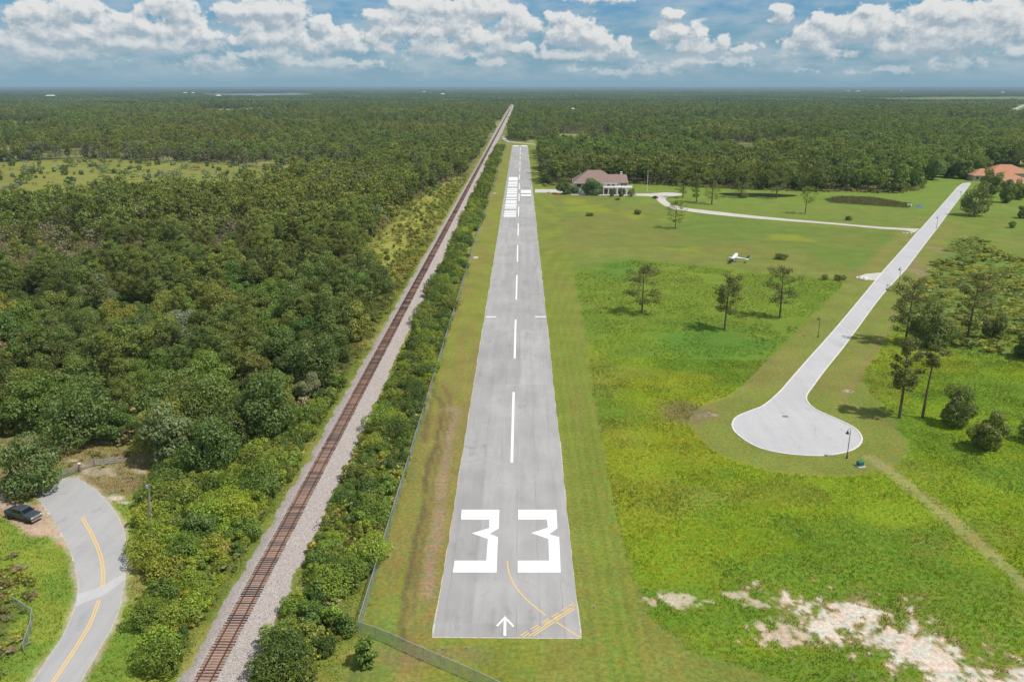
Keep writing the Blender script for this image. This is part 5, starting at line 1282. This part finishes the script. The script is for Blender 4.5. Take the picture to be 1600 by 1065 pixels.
# ---- light aircraft
def aircraft(loc, rz):
    root = tag(empty('light_aircraft', (loc[0], loc[1], 0), rz), 'white high-wing light aeroplane with a teal tail parked on the mown strip', 'aeroplane')
    def ring(x, w, h, zc, n=12):
        return [(x, w * math.copysign(abs(math.cos(a)) ** 0.7, math.cos(a)), zc + h * math.copysign(abs(math.sin(a)) ** 0.7, math.sin(a))) for a in [2 * math.pi * k / n for k in range(n)]]
    b = MB().loft([ring(x, w, h, z) for x, w, h, z in ((2.35, 0.22, 0.22, 1.25), (2.2, 0.45, 0.42, 1.28), (1.2, 0.54, 0.50, 1.30), (0.7, 0.56, 0.68, 1.45), (-0.5, 0.56, 0.70, 1.47), (-1.5, 0.42, 0.50, 1.45), (-3.2, 0.24, 0.28, 1.42), (-5.3, 0.07, 0.14, 1.45))])
    b.build('fuselage', M['awhite'], root, smooth=True)
    b = MB()
    for s in (-1, 1):
        V = []
        for y, ch, z, x0 in ((0.0, 1.63, 2.14, 0.75), (s * 2.7, 1.63, 2.19, 0.75), (s * 5.5, 1.15, 2.28, 0.62)):
            for fx, fz in ((0, 0), (0.25, 0.10), (0.6, 0.08), (1, 0.0), (0.6, -0.05), (0.25, -0.06)): V.append((x0 - fx * ch, y, z + fz))
        b.loft([V[0:6], V[6:12], V[12:18]])
    b.build('wing', M['awhite'], root)
    for s in (-1, 1):
        MB().tube([(0.3, s * 0.5, 1.0), (0.2, s * 2.6, 2.12)], 0.05, 6).build('wing_strut', M['awhite'], root)
        MB().tube([(-0.2, s * 0.45, 0.85), (-0.25, s * 1.25, 0.22)], 0.06, 6).build('landing_gear_leg', M['awhite'], root)
        MB().lathe([(0.05, -0.08), (0.21, -0.08), (0.21, 0.08), (0.05, 0.08)], (-0.25, s * 1.3, 0.21), 14, 'Y').build('wheel', M['tyre'], root)
        MB().add([(0.55, s * 0.575, 1.55), (-0.6, s * 0.57, 1.55), (-0.9, s * 0.53, 1.95), (0.45, s * 0.55, 1.98)], [(0, 1, 2, 3)]).build('side_window', M['glass'], root)
        MB().box((-2.6, s * 0.33, 1.38), (3.0, 0.02, 0.10), rz=s * 0.11).build('cheat_line', M['ateal'], root)
    MB().add([(1.15, -0.5, 1.72), (1.15, 0.5, 1.72), (0.72, 0.45, 2.08), (0.72, -0.45, 2.08)], [(0, 1, 2, 3)]).build('windscreen', M['glass'], root, (0.02, 0, 0.06))
    b = MB(); xz(b, [(-3.9, 1.6), (-4.6, 2.05), (-5.15, 2.95), (-5.75, 2.95), (-5.5, 1.4), (-4.6, 1.45)], -0.05, 0.05); f = b.build('fin', M['ateal'], root)
    MB().prism([(-4.5, 0), (-4.75, 1.7), (-5.5, 1.7), (-5.55, 0), (-5.5, -1.7), (-4.75, -1.7)], 1.50, 1.57).build('tailplane', M['awhite'], root)
    MB().tube([(1.75, 0, 0.9), (1.8, 0, 0.2)], 0.05, 6).build('nose_leg', M['awhite'], root)
    MB().lathe([(0.05, -0.07), (0.19, -0.07), (0.19, 0.07), (0.05, 0.07)], (1.82, 0, 0.19), 14, 'Y').build('wheel', M['tyre'], root)
    MB().lathe([(0.17, 2.32), (0.12, 2.5), (0.01, 2.62)], (0, 0, 1.25), 10, 'X').build('spinner', M['awhite'], root)
    MB().box((2.45, 0, 1.25), (0.05, 0.14, 1.85), rx=0.5).build('propeller', M['plastic'], root)
ax_, ay_ = P(1147, 408.6)
aircraft((ax_, ay_), math.radians(157))

# ---- houses
def rect_ring(x0, x1, y0, y1, z): return [(x0, y0, z), (x1, y0, z), (x1, y1, z), (x0, y1, z)]
def hip_roof(root, x0, x1, y0, y1, z, h, mat, over=0.7, ridge=None, name='roof', axis='x'):
    x0 -= over; x1 += over; y0 -= over; y1 += over
    if axis == 'x':
        m = (y0 + y1) / 2; i = ridge if ridge is not None else (y1 - y0) / 2; ra, rb = (x0 + i, m, z + h), (x1 - i, m, z + h)
        b = MB().add(rect_ring(x0, x1, y0, y1, z) + [ra, rb], [(0, 1, 5, 4), (2, 3, 4, 5), (3, 0, 4), (1, 2, 5)])
    else:
        m = (x0 + x1) / 2; i = ridge if ridge is not None else (x1 - x0) / 2; ra, rb = (m, y0 + i, z + h), (m, y1 - i, z + h)
        b = MB().add(rect_ring(x0, x1, y0, y1, z) + [ra, rb], [(0, 1, 4), (1, 2, 5, 4), (2, 3, 5), (3, 0, 4, 5)])
    b.add(rect_ring(x0, x1, y0, y1, z - 0.3) + rect_ring(x0, x1, y0, y1, z - 0.004), [(3, 2, 1, 0), (0, 1, 5, 4), (1, 2, 6, 5), (2, 3, 7, 6), (3, 0, 4, 7)])
    ro = b.build(name, mat, root)
    bb = MB()
    for a, c in (((x0, y0), (x1, y0)), ((x1, y0), (x1, y1)), ((x1, y1), (x0, y1)), ((x0, y1), (x0, y0))):
        L = math.hypot(c[0] - a[0], c[1] - a[1]); bb.box(((a[0] + c[0]) / 2, (a[1] + c[1]) / 2, z - 0.18), (L + 0.1, 0.12, 0.3), math.atan2(c[1] - a[1], c[0] - a[0]))
    bb.build('fascia', M['trim'], ro); return ro
def win(root, x, y, z, w, h, name='window', face='y'):
    s = (w, 0.06, h) if face == 'y' else (0.06, w, h)
    f = MB().box((x, y, z), (s[0] + (0.24 if face == 'y' else 0), s[1] + (0.24 if face != 'y' else 0), s[2] + 0.24)).build(name, M['trim'], root)
    d = (0, -0.04, 0) if face == 'y' else (-0.04, 0, 0)
    MB().box((x + d[0], y + d[1], z), s).build('pane', M['glass'], f)
def big_house():
    hx, hy = P(897, 302.5)
    root = tag(empty('large_house', (hx, hy, 0), math.radians(-2)), 'large two-storey house with a brown hip roof and a white veranda', 'house')
    MB().box((13.5, 12, 3.4), (27, 24, 6.8)).build('wall', M['wall'], root)
    MB().box((29.5, 12, 3.3), (9, 18, 6.6)).build('wing_wall', M['wall'], root)
    hip_roof(root, 0, 27, 0, 24, 6.9, 7.0, M['shingle'], 0.9, 10.2)
    r2 = MB()
    b = MB().add([(20, 2.1, 6.75), (35, 2.1, 6.75), (35, 21.9, 6.75), (20, 21.9, 6.75), (20, 12, 11.2), (34.2, 12, 11.2)], [(0, 1, 5, 4), (2, 3, 4, 5), (1, 2, 5), (3, 0, 4)])
    w = b.build('wing_roof', M['shingle'], root)
    MB().box((31, 13.5, 11.4), (1.2, 1.2, 2.2)).box((31, 13.5, 12.55), (1.5, 1.5, 0.2)).build('chimney', M['trim'], w)
    for x in (3, 7.5): win(root, x, -0.01, 5.2, 2.6, 1.7)
    for x in (11, 15.5): win(root, x, -0.01, 5.2, 2.2, 1.7)
    for x in (4.0, 10.5):
        d = MB().box((x, -0.02, 1.7), (4.6, 0.1, 3.2)).build('garage_door', M['trim'], root)
        for k in range(4): MB().box((x, -0.09, 0.55 + k * 0.78), (4.3, 0.05, 0.66)).build('door_panel', M['trim'], d)
    for x in (22, 25, 31, 33): win(root, x, -0.01 if x < 27 else 2.99, 5.3, 1.7, 1.8)
    for x in (21, 24): win(root, x, -0.01, 1.7, 1.6, 2.2)
    # veranda with balcony
    v = MB().box((27.6, -1.6, 4.55), (18.6, 5.6, 0.75)).build('veranda_roof', M['trim'], root)
    for k in range(7): MB().box((18.7 + k * 2.95, -4.1, 2.09), (0.42, 0.42, 4.17)).build('column', M['trim'], root)
    MB().box((27.6, -1.6, 0.08), (18.8, 5.8, 0.16)).build('veranda_floor', M['concp'], root)
    b = MB(); b.box((27.6, -4.3, 5.95), (18.4, 0.1, 0.1)); b.box((36.8, -1.6, 5.95), (0.1, 5.3, 0.1))
    rl = b.build('balcony_rail', M['trim'], root)
    for k in range(19): MB().box((18.5 + k * 1.02, -4.3, 5.42), (0.12, 0.1, 0.98)).build('baluster', M['trim'], rl)
    MB().box((20.0, -0.06, 1.4), (1.3, 0.1, 2.5)).build('front_door', M['wood'], root)
    for x in (29.5, 32): MB().box((x, 2.94, 1.5), (2.0, 0.1, 2.6)).build('glass_door', M['glass'], root)
    MB().box((36, -0.6, 4.0), (1.0, 1.0, 2.6)).build('side_post', M['wall'], root)
big_house()
def tiled_house(base, rz, label, parts):
    x, y = P(*base); root = tag(empty('tiled_house', (x, y, 0), rz), label, 'house')
    for (x0, x1, y0, y1, z, h, axis) in parts:
        MB().box(((x0 + x1) / 2, (y0 + y1) / 2, z / 2), (x1 - x0, y1 - y0, z - 0.01)).build('wall', M['wallt'], root)
        hip_roof(root, x0, x1, y0, y1, z, h, M['terracotta'], 0.9, axis=axis)
        n = max(1, int((x1 - x0) / 5))
        for k in range(n): win(root, x0 + (k + 0.5) * (x1 - x0) / n, y0 - 0.02, z * 0.5, 1.8, 1.6)
    return root
tiled_house((1530, 285), math.radians(-4), 'larger orange tile-roofed house among trees at the far right', [(0, 18, 10, 26, 4.2, 4.0, 'x'), (14, 42, 14, 34, 5.6, 5.2, 'x'), (16, 28, 2, 16, 4.0, 3.4, 'y')])
tiled_house((1553, 294), math.radians(-4), 'lower orange tile-roofed house in front at the right picture edge', [(4, 34, 2, 16, 3.4, 3.0, 'x')])

# ---- street lamps
def street_lamp(base, label, h=5.6, rz=0.0):
    x, y = P(*base); root = tag(empty('street_lamp', (x, y, 0), rz), label, 'street lamp', 'street lamps along the concrete road')
    MB().lathe([(0.16, 0.0), (0.16, 0.5), (0.11, 0.7), (0.085, 0.75)], n=10).build('base', M['lampm'], root)
    MB().tube([(0, 0, 0.7), (0, 0, h - 0.5), (0, 0, h)], [0.075, 0.06, 0.05], 8).build('pole', M['lampm'], root)
    MB().tube([(0, 0, h), (-0.06, 0, h + 0.35), (-0.3, 0, h + 0.52), (-0.55, 0, h + 0.35), (-0.6, 0, h + 0.12)], 0.032, 6).build('arm', M['lampm'], root)
    s = MB().lathe([(0.05, h + 0.16), (0.10, h + 0.05), (0.17, h - 0.22), (0.36, h - 0.46), (0.36, h - 0.50)], (-0.6, 0, 0), 14).build('lamp_shade', M['lampm'], root, smooth=True)
    MB().lathe([(0.14, h - 0.50), (0.17, h - 0.56), (0.1, h - 0.66), (0.01, h - 0.69)], (-0.6, 0, 0), 10).build('globe', M['trim'], s)
for b_, lab in (((1323, 716), 'dark bell-shaded street lamp at the near rim of the cul-de-sac'), ((1278, 527), 'dark street lamp on the grass left of the straight road'), ((1404, 444), 'dark street lamp on the right verge below the culvert pad'),
                ((1463, 357), 'dark street lamp just past the driveway junction'), ((1500, 314), 'dark street lamp beside the big oak at the far road end')):
    street_lamp(b_, lab, rz=0.3)
# ---- utility cabinets, drains
def cabinet(base, label, s=1.0):
    x, y = P(*base); root = tag(empty('utility_cabinet', (x, y, 0), 0.25), label, 'cabinet', 'green utility cabinets')
    MB().box((0, 0, 0.06), (1.5 * s, 1.4 * s, 0.14)).build('concrete_pad', M['concp'], root)
    b = MB(); b.box((0, 0.08, 0.5), (1.05 * s, 0.9 * s, 0.74)); b.build('cabinet_body', M['green_box'], root, bevel=0.03)
    MB().box((0, 0.04, 0.90), (1.12 * s, 1.0 * s, 0.07), rx=0.06).build('lid', M['green_box'], root, bevel=0.015)
cabinet((1344, 728), 'green utility cabinet on a pad below the cul-de-sac', 0.95); cabinet((1434, 449), 'green utility cabinet on the grass behind the large pine', 0.9)
M['hole'] = simple('dark_pipe_mouth', (0.02, 0.02, 0.02), 0.9)
M['drainc'] = simple('stained_concrete', (0.30, 0.23, 0.18), 0.95, 0.2)
def drain(base, label):
    x, y = P(*base); root = tag(empty('drain_pit', (x, y, 0)), label, 'drain', 'drain pits in the grass'); root.scale = (0.75, 0.75, 0.75) if base[1] < 680 else (0.5, 0.5, 0.5)
    b = MB()
    for dx, dy, sx, sy in ((0, 0.27, 0.7, 0.1), (0, -0.27, 0.7, 0.1), (0.3, 0, 0.1, 0.44), (-0.3, 0, 0.1, 0.44)): b.box((dx, dy, 0.05), (sx, sy, 0.14))
    b.build('rim', M['drainc'], root); MB().box((0, 0, 0.025), (0.5, 0.44, 0.03)).build('grate', M['hole'], root)
for b_, lab in (((1108, 647), 'small concrete drain pit in the grass left of the cul-de-sac'), ((1329, 611), 'small concrete drain pit in the grass right of the road neck'), ((1301, 465), 'small concrete drain pit left of the straight road'),
                ((1433, 405), 'small drain pit on the right verge of the straight road'), ((1484, 369), 'dark drain pit on the far right verge'), ((928, 949), 'little round drain in the mown grass right of the runway end'), ((885, 700), 'small drain in the mown strip beside the runway'),
                ((728, 1013), 'small drain in the grass below the runway end'), ((692, 1014), 'drain in the bare grass near the fence corner')):
    drain(b_, lab)
grate_x, grate_y = P(1227, 650.5)
rt = MB().box((grate_x, grate_y, 0.03), (1.2, 0.5, 0.02)).build('road_grate', M['hole']); tag(rt, 'dark iron drain grate in the middle of the cul-de-sac', 'drain')
# culvert headwalls: pale stones and sandbags
def headwall(base, label, n=7):
    x, y = P(*base); root = tag(empty('culvert_headwall', (x, y, 0)), label, 'headwall'); r = random.Random(int(base[0]))
    for k in range(n):
        o = MB().box((0, 0, 0), (r.uniform(.5, .9), r.uniform(.4, .7), r.uniform(.3, .5))).build('stone', M['concp' if r.random() < .4 else 'trim'], root, (r.uniform(-2.2, 2.2), r.uniform(-1.2, 1.2), 0.14), bevel=0.08); o.rotation_euler = (r.uniform(-.1, .1), r.uniform(-.1, .1), r.uniform(0, 3))
headwall((1419, 364.5), 'pale culvert stones at the mouth of the driveway'); headwall((1344, 434), 'pale culvert stones at the end of the mown strip', 9); headwall((1354, 437), 'reddish pale stones below the culvert apron', 6)
# flagpole and orange windsock
fx_, fy_ = P(1011, 299); root = tag(empty('flagpole', (fx_, fy_, 0)), 'tall white flagpole right of the large house', 'flagpole')
MB().lathe([(0.35, 0), (0.35, 0.25), (0.15, 0.35)], n=10).build('base', M['concp'], root); MB().tube([(0, 0, 0.3), (0, 0, 13.2)], [0.14, 0.08], 8).build('pole', M['trim'], root); MB().lathe([(0.02, 13.15), (0.14, 13.28), (0.02, 13.42)], n=8).build('finial', M['chrome'], root)
wx, wy = P(869.5, 311); root = tag(empty('windsock', (wx, wy, 0)), 'orange windsock on a short mast near the runway apron', 'windsock')
MB().tube([(0, 0, 0), (0, 0, 3.6)], 0.06, 8).build('mast', M['orange'], root)
MB().lathe([(0.45, 0), (0.40, 0.8), (0.26, 2.0), (0.2, 2.5)], (0, 0, 3.5), 12, 'X').build('sock', M['orange'], root, smooth=True)
wx, wy = P(857, 302); root = tag(empty('marker_board', (wx, wy, 0)), 'low orange marker board beside the apron edge', 'marker')
MB().box((0, 0, 0.5), (1.6, 0.08, 0.6)).build('board', M['orange'], root); [MB().box((q, 0, 0.15), (0.06, 0.06, 0.4)).build('leg', M['galv'], root) for q in (-.6, .6)]
# white marker boards along the fence
for j, (px, py, lab) in enumerate(((742, 403.5, 'white distance marker lying on the grass by the fence, nearer one'), (772, 302.5, 'white distance marker on the grass by the fence, farther one'))):
    wx, wy = P(px, py); root = tag(empty('edge_marker', (wx, wy, 0)), lab, 'marker')
    for k in range(2): MB().box((0.3, k * 2.4, 0.06), (1.9, 0.8, 0.05)).build('board', M['trim'], root)
# sign by the reed bed
wx, wy = P(1421, 322); root = tag(empty('drain_pipe_end', (wx, wy, 0)), 'white concrete pipe end at the right tip of the reed bed', 'pipe'); MB().box((0, 0, 0.6), (2.6, 0.5, 1.2)).build('headwall', M['trim'], root); MB().lathe([(0.4, -0.3), (0.4, -0.26)], (0, 0, 0.55), 12, 'Y').build('pipe_mouth', M['hole'], root)
# ---- utility pole and wooden fences by the road
ux, uy = P(232, 843); root = tag(empty('utility_pole', (ux, uy, 0)), 'weathered wooden utility pole beside the thicket and the road', 'pole')
MB().tube([(0, 0, -0.3), (1.35, 0, 9.4)], [0.19, 0.13], 9).build('pole', M['wood'], root)
MB().box((1.05, 0, 9.0), (0.36, 0.3, 0.55)).build('junction_box', M['galv'], root, bevel=0.04)
MB().tube([(1.25, 0, 8.6), (3.0, -4.5, 0.05)], 0.02, 5).build('guy_wire', M['galv'], root)
def rail_fence(pts, label, hgt=1.35, rails=4, step=2.4, mat='wood'):
    pts = [np.array(P(*q)) for q in pts]; root = tag(empty('wooden_fence', (pts[0][0], pts[0][1], 0)), label, 'fence'); o = pts[0]
    pm = MB().box((0, 0, hgt / 2), (0.15, 0.15, hgt + 0.1)).mesh('post', M[mat])
    for a, b in zip(pts, pts[1:]):
        L = np.linalg.norm(b - a); n = max(1, round(L / step)); an = math.atan2(b[1] - a[1], b[0] - a[0])
        rm = MB().box((L / n / 2, 0, 0), (L / n, 0.05, 0.15)).mesh('rail', M[mat])
        for k in range(n):
            p = a + (b - a) * k / n - o; link('post', pm, root, (p[0], p[1], 0))
            for j in range(rails):
                q = link('rail', rm, root, (p[0], p[1], 0.28 + j * (hgt - 0.3) / max(1, rails - 1))); q.rotation_euler.z = an
        p = b - o; link('post', pm, root, (p[0], p[1], 0))
    return root
rail_fence([(86, 752), (126, 735), (148, 728)], 'dark weathered wooden rail fence across the closed end of the road', mat='fenceg')
rail_fence([(148, 728), (192, 722)], 'pale thin rail fence continuing right above the grass', 1.1, 3, mat='galv')
rail_fence([(-30, 781), (20, 782), (32, 768)], 'low grey rail fence behind the parked pickup', 1.2, 4, mat='fenceg')
px_, py_ = P(126, 737); root = tag(empty('gate_post', (px_, py_, 0)), 'stout post with a pale cap in the wooden fence', 'post'); MB().box((0, 0, 0.8), (0.3, 0.3, 1.6)).build('post', M['fenceg'], root); MB().box((0, 0, 1.66), (0.42, 0.42, 0.14)).build('cap', M['trim'], root)
MB_l = MB().box((0, 0, 0.35), (2.8, 0.12, 0.05), rz=0.9, rx=0.05, ry=-0.2); x_, y_ = P(33, 1015)
tag(MB_l.build('fallen_board', M['wood'], None, (x_, y_, 0)), 'pale fallen board in the weeds by the enclosure', 'board')
# ---- far: mast, pale buildings
r8 = random.Random(8)
for j, (px, py, w, lab) in enumerate(((80, 154, 60, 'pale long roof on the far left plain'), (290, 148.5, 40, 'white block left of the distant lake'), (302, 148.8, 26, 'small white block right beside the white block by the lake'), (342, 154.5, 30, 'tiny white building below the distant lake'), (1340, 145, 70, 'long pale building group on the right horizon'),
      (1325, 144.6, 60, 'left pale building of the horizon group on the right'), (1408, 144, 46, 'single white building on the right horizon'), (692, 151, 30, 'small white roof in the far woods left of the railway'), (1566, 147.5, 40, 'single white hut among the trees on the far right horizon'), (663, 146.2, 40, 'pale roof on the horizon left of the railway'))):
    bx_, by_ = P(px, py); h = 9 if j else 8
    root = tag(empty('far_building', (bx_, by_, 0), r8.uniform(-.2, .2)), lab, 'building')
    MB().box((0, 0, h), (w, 22, 2 * h)).build('wall', M['trim'], root); hip_roof(root, -w / 2, w / 2, -11, 11, 2 * h + 0.3, 5, M['trim'], 1.0)
for j, (px, py, w, lab) in enumerate(((893, 178, 10, 'near white roof in the woods right of the railway'), (889, 175, 8, 'middle white roof in the woods right of the railway'), (882, 170.5, 8, 'far white roof in the woods right of the railway'), (1424, 175, 9, 'white roof in the far right forest, left one'), (1475, 174, 9, 'white roof in the far right forest, right one'))):
    bx_, by_ = P(px, py); root = tag(empty('far_roofed_shed', (bx_, by_, 0), 0.3), lab, 'shed')
    MB().box((0, 0, 6), (w * 1.6, 10, 12)).build('wall', M['wall'], root); hip_roof(root, -w * .8, w * .8, -5, 5, 12.3, 2.5, M['trim'], 0.8)
# highway at the far right
hw = ribbon(smooth_line(PL([(1568, 188), (1585, 172), (1600, 165), (1640, 152)]), 4), 16)
tag(sheet('highway', hw, 0.6, M['conc']), kind='structure')
r9 = random.Random(9)

# ================================================================== air
hm, ht = newmat('haze')
pv = ht.node('ShaderNodeVolumePrincipled', {'Color': (0.38, 0.53, 0.64, 1), 'Density': 8.0e-5, 'Anisotropy': 0.0})
ht.node('ShaderNodeOutputMaterial', {'Volume': pv.outputs[0]})
hz = MB().box((0, 0, 33.0), (64000, 64000, 69.0)).build('haze', hm)
tag(hz, 'pale summer haze over the whole plain', 'haze', kind='stuff')
